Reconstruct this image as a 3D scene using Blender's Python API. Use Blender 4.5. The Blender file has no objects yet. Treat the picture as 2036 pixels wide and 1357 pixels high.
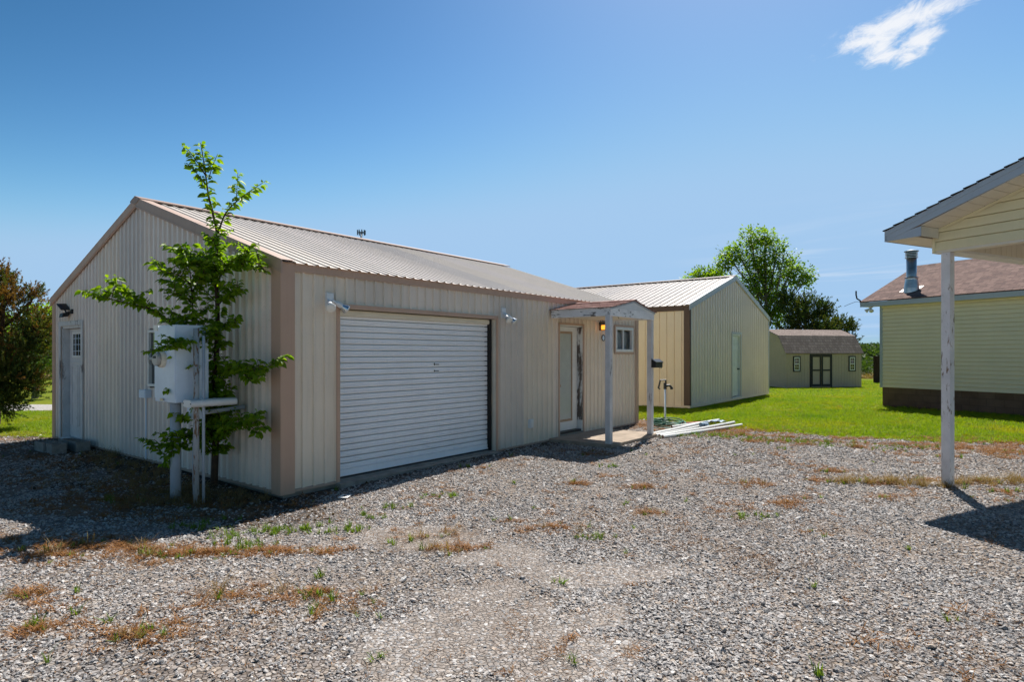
import bpy, math, random
import numpy as np
from mathutils import Vector, Matrix
R = math.radians
random.seed(7)
rng = np.random.default_rng(11)
scene = bpy.context.scene
COL = scene.collection

# ------------------------------------------------------------------ materials
class NT:
    """small wrapper to write node materials briefly"""
    def __init__(s, name):
        s.m = bpy.data.materials.new(name); s.m.use_nodes = True
        s.t = s.m.node_tree; s.t.nodes.clear()
        s.out = s.t.nodes.new('ShaderNodeOutputMaterial')
        s.b = s.t.nodes.new('ShaderNodeBsdfPrincipled')
        s.t.links.new(s.b.outputs[0], s.out.inputs[0])
        s.tc = s.t.nodes.new('ShaderNodeTexCoord')
    def link(s, a, b): s.t.links.new(a, b)
    def put(s, inp, v):
        if hasattr(v, 'is_output') or isinstance(v, bpy.types.NodeSocket): s.link(v, inp)
        elif isinstance(v, (tuple, list)) and len(v) == 3 and inp.type == 'RGBA': inp.default_value = (*v, 1)
        else: inp.default_value = v
    def node(s, t, ins=None, **kw):
        n = s.t.nodes.new(t)
        for k, v in kw.items(): setattr(n, k, v)
        if ins:
            for k, v in ins.items(): s.put(n.inputs[k], v)
        return n
    def obj(s, scale=(1, 1, 1), rot=(0, 0, 0)):
        return s.node('ShaderNodeMapping', {'Vector': s.tc.outputs['Object'], 'Scale': scale, 'Rotation': rot}).outputs[0]
    def pos(s, scale=(1, 1, 1)):
        g = s.node('ShaderNodeNewGeometry')
        return s.node('ShaderNodeMapping', {'Vector': g.outputs['Position'], 'Scale': scale}).outputs[0]
    def noise(s, vec, scale=5, detail=4, rough=.55, dist=0):
        return s.node('ShaderNodeTexNoise', {'Vector': vec, 'Scale': scale, 'Detail': detail, 'Roughness': rough, 'Distortion': dist}).outputs[0]
    def ramp(s, fac, stops, interp='LINEAR'):
        n = s.node('ShaderNodeValToRGB', {'Fac': fac}); cr = n.color_ramp; cr.interpolation = interp
        while len(cr.elements) > 1: cr.elements.remove(cr.elements[-1])
        for i, (p, c) in enumerate(stops):
            e = cr.elements[0] if i == 0 else cr.elements.new(p)
            e.position = p
            e.color = (c, c, c, 1) if isinstance(c, (int, float)) else (*c, 1)
        return n.outputs[0]
    def mix(s, fac, a, b, mode='MIX'):
        n = s.node('ShaderNodeMix', data_type='RGBA', blend_type=mode)
        s.put(n.inputs['Factor'], fac); s.put(n.inputs['A'] if False else n.inputs[6], a); s.put(n.inputs[7], b)
        return n.outputs[2]
    def math(s, op, a, b=0.0, c=None, clamp=False):
        n = s.node('ShaderNodeMath', operation=op, use_clamp=clamp)
        s.put(n.inputs[0], a); s.put(n.inputs[1], b)
        if c is not None: s.put(n.inputs[2], c)
        return n.outputs[0]
    def bump(s, h, strength=.3, dist=.01):
        n = s.node('ShaderNodeBump', {'Height': h, 'Strength': strength, 'Distance': dist})
        s.link(n.outputs[0], s.b.inputs['Normal'])
    def fin(s, col, rough=.6, metal=0, spec=.5):
        s.put(s.b.inputs['Base Color'], col); s.put(s.b.inputs['Roughness'], rough)
        s.put(s.b.inputs['Metallic'], metal); s.b.inputs['Specular IOR Level'].default_value = spec
        return s.m

def vary(n, col, amt=.12, vec=None, scale=3):
    v = vec or n.obj()
    f = n.noise(v, scale, 5, .6)
    lo = tuple(c*(1-amt) for c in col); hi = tuple(min(1, c*(1+amt)) for c in col)
    return n.ramp(f, [(.3, lo), (.7, hi)])

def m_painted(name, col, rough=.45, amt=.07, streak=.10, stain=(.25, .20, .15), spec=.5, sheets=None):
    n = NT(name)
    c = vary(n, col, amt, scale=1.3)
    if sheets:      # sheets from different batches weathered a little differently
        ax, wd, off = sheets; sp_ = n.node('ShaderNodeSeparateXYZ', {0: n.tc.outputs['Object']})
        wn = n.node('ShaderNodeTexWhiteNoise', noise_dimensions='1D'); n.put(wn.inputs['W'], n.math('FLOOR', n.math('DIVIDE', n.math('ADD', sp_.outputs[ax], off), wd)))
        c = n.mix(1, c, n.ramp(wn.outputs['Value'], [(0, (.86, .875, .93)), (.5, (1, .99, .97)), (1, (1.0, 1.0, 1.06))]), 'MULTIPLY')
    st = n.noise(n.obj((9, 9, .5)), 2.2, 5, .65)
    c = n.mix(n.math('MULTIPLY', n.ramp(st, [(.5, 0), (.8, 1)]), streak*2), c, tuple(x*.55 for x in col))
    sp = n.noise(n.obj(), 38, 3, .7)
    c = n.mix(n.math('MULTIPLY', n.ramp(sp, [(.62, 0), (.72, 1)]), streak*1.5), c, stain)
    n.bump(n.noise(n.obj((1, 1, .4)), 4, 2), .22, .012)
    return n.fin(c, n.ramp(st, [(.3, rough-.07), (.8, rough+.15)]), 0, spec)

def m_plain(name, col, rough=.5, amt=.1, scale=8, metal=0, bump=.0, spec=.5):
    n = NT(name)
    c = vary(n, col, amt, scale=scale)
    if bump: n.bump(n.noise(n.obj(), scale*4, 4), bump, .01)
    return n.fin(c, rough, metal, spec)

def m_peeling(name, paint, wood, amount, stretch=(1, 1, .12), scale=14):
    """old white paint over grey wood"""
    n = NT(name)
    v = n.obj(stretch)
    f = n.noise(v, scale, 6, .7, .4)
    f2 = n.noise(n.obj(), 2.5, 3, .6)
    mask = n.math('ADD', f, n.math('MULTIPLY', n.math('SUBTRACT', f2, .5), .5))
    k = n.ramp(mask, [(1-amount-.02, 0), (1-amount+.03, 1)])
    grain = n.noise(n.obj(tuple(q*3 for q in stretch)), scale*3, 4, .6)
    wc = n.ramp(grain, [(.3, tuple(c*.35 for c in wood)), (.7, wood)])
    pc = vary(n, paint, .12, scale=5)
    c = n.mix(k, pc, wc)
    n.bump(n.math('SUBTRACT', n.math('MULTIPLY', grain, .25), k), .5, .006)
    return n.fin(c, n.ramp(k, [(0, .5), (1, .85)]), 0, .3)

def m_shingle(name, swap, cols, slope=1.1, rowh=.14):
    n = NT(name)
    v = n.obj((1, slope, 1))
    sx = n.node('ShaderNodeSeparateXYZ', {0: v})
    a, b = (sx.outputs[1], sx.outputs[0]) if swap else (sx.outputs[0], sx.outputs[1])
    cv = n.node('ShaderNodeCombineXYZ', {0: a, 1: b}).outputs[0]
    br = n.node('ShaderNodeTexBrick', {'Vector': cv, 'Color1': (0, 0, 0, 1), 'Color2': (1, 1, 1, 1), 'Mortar': (.5, .5, .5, 1),
                'Scale': 1.0, 'Mortar Size': .006, 'Mortar Smooth': .1, 'Bias': 0, 'Brick Width': .21, 'Row Height': rowh})
    br.offset = .37; br.squash = .8; br.squash_frequency = 3
    c = n.ramp(br.outputs['Color'], [(0, cols[0]), (.35, cols[1]), (.7, cols[2]), (1, cols[0])])
    c = n.mix(.35, c, n.ramp(n.noise(n.obj(), 160, 2), [(.3, tuple(q*.4 for q in cols[1])), (.7, tuple(min(1, q*1.7) for q in cols[1]))]))
    c = n.mix(n.math('MULTIPLY', br.outputs['Fac'], .75), c, (.02, .018, .016))
    row = n.math('FRACT', n.math('DIVIDE', b, rowh))
    n.bump(n.math('ADD', n.math('MULTIPLY', row, -1.0), n.math('MULTIPLY', br.outputs['Fac'], -.6)), .7, .012)
    return n.fin(c, .92, 0, .2)

def m_leaf(name, c1, c2, trans=.45, rough=.45, patch=None):
    n = NT(name)
    g = n.node('ShaderNodeNewGeometry')
    oi = n.node('ShaderNodeObjectInfo')
    f = n.math('FRACT', n.math('ADD', g.outputs['Random Per Island'], oi.outputs['Random']))
    c = n.ramp(f, [(0, c1), (1, c2)])
    if patch:       # thirsty and lush patches of turf
        pn = n.noise(n.pos(), .55, 5, .62)
        c = n.mix(n.ramp(pn, [(.52, 0), (.68, .75)]), c, patch[0]); c = n.mix(n.ramp(pn, [(.30, .7), (.46, 0)]), c, patch[1])
        c = n.mix(n.ramp(n.noise(n.pos(), 2.1, 4, .6), [(.60, 0), (.74, .8)]), c, patch[2])
    n.fin(c, rough, 0, .4)
    tr = n.node('ShaderNodeBsdfTranslucent', {'Color': n.mix(1, c, (1.5, 1.5, .4), 'MULTIPLY')})
    mx = n.node('ShaderNodeMixShader', {0: trans})
    n.link(n.b.outputs[0], mx.inputs[1]); n.link(tr.outputs[0], mx.inputs[2]); n.link(mx.outputs[0], n.out.inputs[0])
    return n.m

def m_glass(name, tint=(.02, .025, .03), rough=.03, alpha=1.0):
    n = NT(name); n.fin(tint, rough, 0, .9)
    n.b.inputs['Coat Weight'].default_value = .6; n.b.inputs['Coat Roughness'].default_value = .02
    n.bump(n.noise(n.obj(), 1.2, 1), .04, .02)
    if alpha < 1: n.b.inputs['Alpha'].default_value = alpha
    return n.m

M = {}
M['wall'] = m_painted('cream_sheet_metal', (.83, .715, .585), .42, .06, .17, sheets=(0, .915, .03))
M['gable'] = m_painted('cream_sheet_metal_gable', (.84, .73, .63), .42, .07, .18, sheets=(1, .915, .0))
M['roof'] = m_painted('stone_sheet_metal_roof', (.585, .525, .465), .50, .06, .12, (.2, .12, .08), sheets=(0, .915, .03))
M['trim'] = m_painted('tan_brown_trim', (.54, .35, .25), .5, .05, .07)
M['trim_light'] = m_painted('tan_trim_lighter', (.46, .32, .245), .5, .05, .07)
M['wall2'] = m_painted('tan_sheet_metal', (.90, .72, .52), .45, .05, .08)
M['gable2'] = m_painted('pale_green_sheet_metal', (.88, .71, .62), .42, .05, .08)
M['roof2'] = m_painted('pale_sheet_metal_roof', (.34, .30, .265), .5, .05, .10, (.2, .12, .08), sheets=(1, .9144, .0))
M['brown'] = m_painted('dark_brown_trim', (.105, .056, .036), .5, .08, .06)
M['white_trim'] = m_painted('white_grey_trim', (.52, .50, .52), .4, .05, .08)
M['roller'] = m_painted('white_roller_steel', (.88, .885, .91), .36, .04, .06)
M['white'] = m_plain('white_paint', (.78, .77, .74), .45, .05, 6)
M['plastic'] = m_plain('white_plastic', (.74, .75, .76), .4, .05, 6)
M['dirty_white'] = m_peeling('dirty_white_door_paint', (.62, .62, .62), (.34, .33, .33), .36, (1, 1, .3), 6)
M['peel_heavy'] = m_peeling('peeling_white_beam', (.84, .83, .83), (.24, .215, .195), .43, (1, .22, 1), 24)
M['peel_front'] = m_peeling('peeling_white_fascia', (.88, .87, .87), (.32, .30, .28), .37, (.2, 1, 1), 24)
M['peel_post'] = m_peeling('worn_white_post', (.66, .64, .64), (.34, .31, .29), .36, (1, 1, .12), 16)
M['rust_post'] = m_peeling('rust_flecked_white_post', (.78, .745, .74), (.40, .26, .16), .38, (1, 1, .2), 34)
M['peel_jamb'] = m_peeling('rotten_white_jamb', (.72, .72, .70), (.20, .165, .14), .49, (1, 1, .16), 10)
M['rust'] = m_peeling('rusty_steel_post', (.42, .43, .44), (.34, .20, .12), .46, (1, 1, .25), 26)
M['grey_steel'] = m_plain('grey_enamel_steel', (.70, .80, .93), .4, .06, 4)
M['grey_pipe'] = m_peeling('scuffed_grey_pipe', (.44, .48, .54), (.62, .62, .62), .36, (1, 1, .3), 9)
M['dark'] = m_plain('dark_gap', (.012, .011, .010), .8, .1)
M['black'] = m_plain('black_paint', (.014, .014, .016), .4, .2)
M['chrome'] = m_plain('galvanised_steel', (.50, .48, .46), .32, .25, 5, .85)
M['reflector'] = m_plain('bulb_reflector_glass', (.60, .66, .72), .12, .05, 5, .8)
M['bulb'] = m_plain('bulb_frosted_glass', (.80, .79, .74), .15, .06, 6)
M['pvc'] = m_plain('white_pvc', (.80, .79, .75), .35, .06, 3)
M['pvc_in'] = m_plain('pipe_bore', (.30, .17, .12), .7, .2)
M['hose'] = m_plain('green_hose_rubber', (.035, .16, .10), .45, .25, 6)
M['red'] = m_plain('red_paint', (.42, .03, .035), .5, .2, 4)
M['blue'] = m_plain('blue_grey_plastic', (.20, .30, .40), .5, .2, 4)
M['concrete'] = m_plain('old_concrete', (.30, .27, .235), .9, .25, 5, 0, .5, .2)
M['pad'] = m_plain('porch_concrete', (.34, .275, .215), .9, .25, 4, 0, .4, .2)
M['block'] = m_plain('cinder_block_concrete', (.27, .255, .235), .95, .3, 9, 0, .8, .2)
M['glass'] = m_glass('window_glass')
M['glass_see'] = m_glass('clear_window_glass', (.02, .022, .025), .02, .22)
M['glass_door'] = m_glass('door_glass', (.02, .026, .024), .02, .12)
M['door_tan'] = m_plain('tan_lite_frame', (.40, .27, .17), .5, .08)
M['blind'] = m_plain('grey_green_blind', (.78, .82, .76), .6, .06)
M['siding'] = m_painted('pale_yellow_vinyl', (.82, .74, .53), .5, .04, .05)
M['siding_near'] = m_painted('yellow_vinyl_near', (.78, .70, .45), .5, .04, .04)
M['soffit'] = m_plain('cream_vinyl_soffit', (.74, .68, .56), .55, .05, 4)
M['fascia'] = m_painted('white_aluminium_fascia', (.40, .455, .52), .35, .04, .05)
M['shed'] = m_painted('taupe_shed_boards', (.48, .38, .295), .7, .06, .08)
M['shed_trim'] = m_plain('black_brown_trim', (.020, .016, .015), .6, .2)
M['shingle_house'] = m_shingle('brown_shingles', False, [(.085, .052, .046), (.15, .092, .078), (.225, .145, .12)], 1.1)
M['shingle_shed'] = m_shingle('grey_brown_shingles', False, [(.155, .12, .105), (.215, .17, .15), (.28, .225, .20)], 1.25)
M['shingle_porch'] = m_shingle('red_brown_shingles', True, [(.20, .10, .085), (.34, .19, .16), (.46, .29, .25)], 1.05)
M['shingle_port'] = m_shingle('dark_shingles', True, [(.04, .038, .038), (.06, .056, .055), (.085, .08, .08)], 1.05)
M['bark'] = m_plain('brown_bark', (.075, .05, .035), .9, .35, 12, 0, .7, .2)
M['bark_grey'] = m_plain('grey_bark', (.20, .17, .14), .9, .3, 8, 0, .7, .2)
M['leaf'] = m_leaf('sapling_leaf', (.09, .19, .008), (.24, .36, .018), .56)
M['leaf_tree'] = m_leaf('broad_tree_leaf', (.09, .18, .014), (.23, .35, .035), .54)
M['cedar'] = m_leaf('cedar_green', (.028, .058, .016), (.075, .12, .028), .3, .7)
M['cedar_brown'] = m_leaf('cedar_brown', (.12, .06, .02), (.235, .13, .042), .35, .8)
M['cedar_olive'] = m_leaf('cedar_olive', (.055, .075, .014), (.12, .13, .024), .35, .8)
M['woods'] = m_leaf('far_woods_leaf', (.035, .075, .018), (.075, .12, .03), .3, .7)
M['grass'] = m_leaf('lawn_grass_blade', (.125, .235, .004), (.28, .35, .007), .45, .6, ((.36, .32, .012), (.08, .20, .004), (.34, .21, .05)))
M['weed'] = m_leaf('green_weed_blade', (.075, .15, .014), (.17, .24, .03), .4, .5)
M['dry'] = m_leaf('dry_grass_blade', (.14, .055, .02), (.40, .19, .055), .25, .8)
M['straw'] = m_leaf('straw_blade', (.17, .11, .055), (.36, .25, .12), .25, .8)
M['ridge'] = m_painted('weathered_ridge_metal', (.36, .245, .19), .5, .05, .07)
M['debris'] = m_leaf('rust_debris', (.10, .045, .018), (.36, .19, .08), .2, .9)
M['litter'] = m_leaf('dead_leaf', (.045, .028, .016), (.13, .075, .035), .15, .9)

def m_stone():
    n = NT('gravel_stone')
    oi = n.node('ShaderNodeObjectInfo')
    c = n.ramp(oi.outputs['Random'], [(0, (.15, .15, .155)), (.18, (.29, .285, .285)), (.42, (.48, .45, .43)), (.68, (.63, .59, .565)),
                                      (.76, (.57, .46, .36)), (.87, (.55, .49, .455)), (.94, (.80, .77, .74)), (1, (.82, .79, .76))])
    f = n.noise(n.tc.outputs['Object'], 1.3, 4, .6)
    c = n.mix(n.ramp(f, [(.35, .45), (.65, 0)]), c, (.22, .20, .185))
    n.bump(n.noise(n.tc.outputs['Object'], 3, 3), .4, .1)
    return n.fin(c, .8, 0, .3)
M['stone'] = m_stone()

def m_gravel():
    n = NT('gravel_ground')
    p = n.pos()
    at = n.node('ShaderNodeAttribute', attribute_name='gmask')   # r = tan clay, g = dark soil, b = dry weed thatch
    sp = n.node('ShaderNodeSeparateColor', {0: at.outputs['Color']})
    vo = n.node('ShaderNodeTexVoronoi', {'Vector': p, 'Scale': 32.0, 'Randomness': 1.0})
    ve = n.node('ShaderNodeTexVoronoi', {'Vector': p, 'Scale': 32.0, 'Randomness': 1.0}, feature='DISTANCE_TO_EDGE')
    cs = n.node('ShaderNodeSeparateColor', {0: vo.outputs['Color']})
    c = n.ramp(cs.outputs[0], [(0, (.10, .10, .105)), (.4, (.22, .205, .20)), (.75, (.33, .305, .29)), (.9, (.31, .255, .20)), (1, (.48, .455, .43))])
    edge = n.ramp(ve.outputs['Distance'], [(0, 0), (.12, 1)])
    c = n.mix(edge, (.10, .078, .06), c)
    trk = n.ramp(n.noise(n.pos((.9, .22, 1)), 1.5, 4, .6), [(.48, 0), (.66, .55)])
    c = n.mix(trk, c, (.36, .31, .275))
    big = n.noise(p, .9, 4, .6)
    c = n.mix(n.ramp(big, [(.40, 0), (.66, .5)]), c, (.25, .185, .135))
    tan = n.mix(n.ramp(n.noise(p, 24, 4), [(.35, 0), (.65, 1)]), (.215, .18, .155), (.33, .285, .25))
    ck = n.node('ShaderNodeTexVoronoi', {'Vector': p, 'Scale': 19.0}, feature='DISTANCE_TO_EDGE')
    crk = n.math('MULTIPLY', n.ramp(ck.outputs['Distance'], [(.0, 1), (.06, 0)]), n.ramp(n.noise(p, 5, 4), [(.42, 0), (.62, .8)]))
    tan = n.mix(crk, tan, (.16, .135, .115))
    tan = n.mix(n.ramp(n.noise(p, 75, 3, .7), [(.55, 0), (.68, .6)]), tan, (.44, .40, .365))
    tan = n.mix(n.ramp(n.noise(p, 90, 3, .7), [(.58, 0), (.7, .7)]), tan, (.12, .11, .105))
    c = n.mix(sp.outputs[0], c, tan)
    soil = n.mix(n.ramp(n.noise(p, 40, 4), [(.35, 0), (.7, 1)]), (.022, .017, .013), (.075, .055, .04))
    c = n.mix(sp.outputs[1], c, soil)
    dry = n.mix(n.ramp(n.noise(p, 30, 5, .7), [(.35, 0), (.65, 1)]), (.13, .065, .03), (.33, .18, .075))
    c = n.mix(sp.outputs[2], c, dry)
    n.bump(n.math('ADD', edge, n.math('MULTIPLY', n.noise(p, 60, 3), .6)), .8, .015)
    return n.fin(c, .9, 0, .25)
M['gravel'] = m_gravel()

def m_ground(name, c1, c2, c3, s=1.5):
    n = NT(name); p = n.pos()
    c = n.ramp(n.noise(p, s*9, 6, .7), [(.3, c1), (.55, c2), (.75, c3)])
    c = n.mix(n.ramp(n.noise(p, s*.35, 4, .6), [(.45, 0), (.7, .5)]), c, c3)
    c = n.mix(n.ramp(n.noise(p, 1.3*s, 5, .65), [(.60, 0), (.72, .75)]), c, tuple(q*1.25 for q in c3[:1])+(c3[1]*.75, c3[2]*1.2))
    n.bump(n.noise(p, s*30, 5, .7), .9, .03)
    return n.fin(c, .95, 0, .1)
M['lawn'] = m_ground('lawn_turf', (.07, .10, .006), (.15, .19, .008), (.22, .21, .02))
M['field'] = m_ground('far_field', (.07, .10, .02), (.12, .14, .03), (.20, .17, .07), .3)
M['hill'] = m_ground('hill_cover', (.03, .05, .015), (.05, .075, .02), (.07, .09, .03), .05)
M['road'] = m_ground('pale_gravel_road', (.33, .31, .28), (.44, .42, .39), (.50, .48, .45), 3)

# ------------------------------------------------------------------ mesh helpers
def tag(o, label=None, cat=None, group=None, kind=None):
    if label: o['label'] = label
    if cat: o['category'] = cat
    if group: o['group'] = group
    if kind: o['kind'] = kind
    return o

def thing(name, label, cat, loc=(0, 0, 0), rotz=0, group=None):
    o = bpy.data.objects.new(name, None); COL.objects.link(o)
    o.location = loc; o.rotation_euler = (0, 0, rotz); o.empty_display_size = .2
    return tag(o, label, cat, group)

class MB:
    def __init__(s): s.v = []; s.f = []; s.mi = []
    def add(s, vs, fs, mi=0):
        b = len(s.v); s.v += [tuple(map(float, p)) for p in vs]
        s.f += [tuple(b+i for i in f) for f in fs]; s.mi += [mi]*len(fs); return s
    def quad(s, a, b, c, d, mi=0): return s.add([a, b, c, d], [(0, 1, 2, 3)], mi)
    def box(s, x0, x1, y0, y1, z0, z1, mi=0):
        return s.add([(x0, y0, z0), (x1, y0, z0), (x1, y1, z0), (x0, y1, z0), (x0, y0, z1), (x1, y0, z1), (x1, y1, z1), (x0, y1, z1)],
                     [(0, 3, 2, 1), (4, 5, 6, 7), (0, 1, 5, 4), (1, 2, 6, 5), (2, 3, 7, 6), (3, 0, 4, 7)], mi)
    def prism(s, poly, d, mi=0):
        """poly: list of 3d points (planar), extruded by vector d"""
        n = len(poly); d = Vector(d)
        vs = list(poly)+[tuple(Vector(p)+d) for p in poly]
        return s.add(vs, [tuple(range(n))[::-1], tuple(range(n, 2*n))]+[(i, (i+1) % n, n+(i+1) % n, n+i) for i in range(n)], mi)
    def tube(s, pts, rad, n=8, cap=True, mi=0):
        pts = [Vector(p) for p in pts]
        rads = rad if isinstance(rad, (list, tuple)) else [rad]*len(pts)
        b = len(s.v); up = None
        for i, p in enumerate(pts):
            d = (pts[min(i+1, len(pts)-1)]-pts[max(i-1, 0)])
            d = d.normalized() if d.length > 1e-9 else Vector((0, 0, 1))
            if up is None: up = Vector((0, 0, 1)) if abs(d.z) < .9 else Vector((1, 0, 0))
            a = d.cross(up).normalized(); c = a.cross(d).normalized(); up = c
            for k in range(n):
                t = 2*math.pi*k/n
                s.v.append(tuple(p+(a*math.cos(t)+c*math.sin(t))*rads[i]))
        for i in range(len(pts)-1):
            for k in range(n):
                s.f.append((b+i*n+k, b+i*n+(k+1) % n, b+(i+1)*n+(k+1) % n, b+(i+1)*n+k)); s.mi.append(mi)
        if cap:
            s.f.append(tuple(b+k for k in range(n))[::-1]); s.f.append(tuple(b+(len(pts)-1)*n+k for k in range(n))); s.mi += [mi, mi]
        return s
    def lathe(s, prof, origin, axis=(0, 0, 1), n=16, mi=0):
        ax = Vector(axis).normalized(); o = Vector(origin)
        return s.tube([o+ax*h for h, r in prof], [max(r, 1e-4) for h, r in prof], n, True, mi) if all(prof[i][0] < prof[i+1][0] for i in range(len(prof)-1)) else s._lathe(prof, o, ax, n, mi)
    def _lathe(s, prof, o, ax, n, mi):
        u = Vector((0, 0, 1)) if abs(ax.z) < .9 else Vector((1, 0, 0))
        a = ax.cross(u).normalized(); c = a.cross(ax); b = len(s.v)
        for h, r in prof:
            for k in range(n):
                t = 2*math.pi*k/n; s.v.append(tuple(o+ax*h+(a*math.cos(t)+c*math.sin(t))*max(r, 1e-4)))
        for i in range(len(prof)-1):
            for k in range(n):
                s.f.append((b+i*n+k, b+i*n+(k+1) % n, b+(i+1)*n+(k+1) % n, b+(i+1)*n+k)); s.mi.append(mi)
        return s
    def build(s, name, mats, parent=None, bevel=0, smooth=False, label=None):
        me = bpy.data.meshes.new(name); me.from_pydata(s.v, [], s.f)
        if not isinstance(mats, (list, tuple)): mats = [mats]
        for m in mats: me.materials.append(M[m] if isinstance(m, str) else m)
        if len(mats) > 1: me.polygons.foreach_set('material_index', s.mi)
        if smooth: me.polygons.foreach_set('use_smooth', [True]*len(me.polygons))
        me.update()
        o = bpy.data.objects.new(name, me); COL.objects.link(o)
        if parent is not None: o.parent = parent
        if bevel:
            md = o.modifiers.new('bevel', 'BEVEL'); md.width = bevel; md.segments = 2; md.limit_method = 'ANGLE'; md.angle_limit = R(40)
        if label: o['label'] = label
        return o

def rib_profile(L, pitch, base, top, depth, start=0.0):
    """breakpoints (s, d) of a ribbed sheet; flat pans with narrow trapezoid ribs"""
    pts = [(0.0, 0.0)]; s = start+pitch*.5
    while s+base/2 < L:
        if s-base/2 > 0:
            pts += [(s-base/2, 0), (s-top/2, depth), (s+top/2, depth), (s+base/2, 0)]
        s += pitch
    pts.append((L, 0.0)); return pts

def dfun(prof):
    xs = np.array([p[0] for p in prof]); ds = np.array([p[1] for p in prof])
    return lambda s: float(np.interp(s, xs, ds))

def panel(prof, zbot, top, openings, mp, mb=None, breaks=()):
    """sheet wall from a rib profile with rectangular openings (s0,s1,z0,z1); mp maps (s,d,z) to local"""
    mb = mb or MB(); L = prof[-1][0]; df = dfun(prof)
    xs = sorted(set([p[0] for p in prof]+[o[i] for o in openings for i in (0, 1)]+list(breaks)))
    xs = [x for x in xs if 0 <= x <= L]
    for a, b in zip(xs, xs[1:]):
        if b-a < 1e-5: continue
        m = (a+b)/2
        ops = sorted([(o[2], o[3]) for o in openings if o[0] < m < o[1]])
        z = zbot; segs = []
        for z0, z1 in ops:
            if z0 > z: segs.append((z, z0, False))
            z = z1
        segs.append((z, None, True))
        for z0, z1, last in segs:
            za, zb = (top(a), top(b)) if last else (z1, z1)
            mb.quad(mp(a, df(a), z0), mp(b, df(b), z0), mp(b, df(b), zb), mp(a, df(a), za))
    return mb

def screws(mb, ss, zs, mp, r=.0095, mi=1):
    for s in ss:
        for z in zs:
            c = [mp(s+r*math.cos(t*math.pi/3), .006, z+r*math.sin(t*math.pi/3)) for t in range(6)]
            b = [mp(s+r*math.cos(t*math.pi/3), .0, z+r*math.sin(t*math.pi/3)) for t in range(6)]
            mb.add(c+b, [tuple(range(6))]+[(i, (i+1) % 6, 6+(i+1) % 6, 6+i) for i in range(6)], mi)

def roof_sheet(prof, y0, z0, y1, z1, mp, mb=None):
    mb = mb or MB()
    for (a, da), (b, db) in zip(prof, prof[1:]):
        mb.quad(mp(a, y0, z0+da), mp(b, y0, z0+db), mp(b, y1, z1+db), mp(a, y1, z1+da))
    return mb

def lap(mb, x0f, x1f, z0, z1, course, proud, mp, gap=.010, deep=.03):
    """lapped siding; x0f/x1f give the ends at a height; an open slot stays under each butt"""
    z = z0
    while z < z1-1e-4:
        zt = min(z+course, z1); a0, a1, b0, b1 = x0f(z), x1f(z), x0f(zt), x1f(zt)
        if a1-a0 > .01:
            zm = z+(zt-z)*.16; c0, c1 = x0f(zm), x1f(zm)
            mb.quad(mp(a0, -deep, z), mp(a1, -deep, z), mp(a1, proud, z+.001), mp(a0, proud, z+.001))
            mb.quad(mp(a0, proud, z+.001), mp(a1, proud, z+.001), mp(c1, proud, zm), mp(c0, proud, zm))
            mb.quad(mp(c0, proud, zm), mp(c1, proud, zm), mp(b1, .001, zt-gap), mp(b0, .001, zt-gap))
            mb.quad(mp(b0, .001, zt-gap), mp(b1, .001, zt-gap), mp(b1, -deep, zt-gap), mp(b0, -deep, zt-gap))
            mb.quad(mp(b0, -deep, zt-gap), mp(b1, -deep, zt-gap), mp(b1, -deep, zt+.0005), mp(b0, -deep, zt+.0005))
        z = zt
    return mb

# ------------------------------------------------------------------ noise for placement
def vnoise(x, y, seed=0):
    xi = np.floor(x).astype(np.int64); yi = np.floor(y).astype(np.int64); xf = x-xi; yf = y-yi
    def h(a, b):
        n = (a*374761393+b*668265263+seed*974711) & 0x7fffffff
        n = ((n ^ (n >> 13))*1274126177) & 0x7fffffff
        return ((n ^ (n >> 16)) & 0xffff)/65535.0
    u = xf*xf*(3-2*xf); v = yf*yf*(3-2*yf)
    return (h(xi, yi)*(1-u)+h(xi+1, yi)*u)*(1-v)+(h(xi, yi+1)*(1-u)+h(xi+1, yi+1)*u)*v
def fbm(x, y, seed=0, o=4):
    s = 0; a = .5
    for i in range(o): s = s+a*vnoise(x*2**i, y*2**i, seed+i*17); a *= .5
    return s/(1-.5**o)
def sstep(a, b, x):
    t = np.clip((x-a)/(b-a), 0, 1); return t*t*(3-2*t)
def gz(x, y):
    """height of the ground"""
    x = np.asarray(x, float); y = np.asarray(y, float)
    z = -.5*sstep(20, 38, y)-.4*sstep(38, 70, y)
    z = z-.06*np.exp(-((x+2.3)**2/5+(y-6.3)**2/3))-.04*np.exp(-((x+5.5)**2/4+(y-7.3)**2/2))
    z = z+(.03*(fbm(x*.7, y*.7, 3)-.5))*sstep(60, 40, y)
    return z
def gz1(x, y): return float(gz(x, y))
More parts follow.
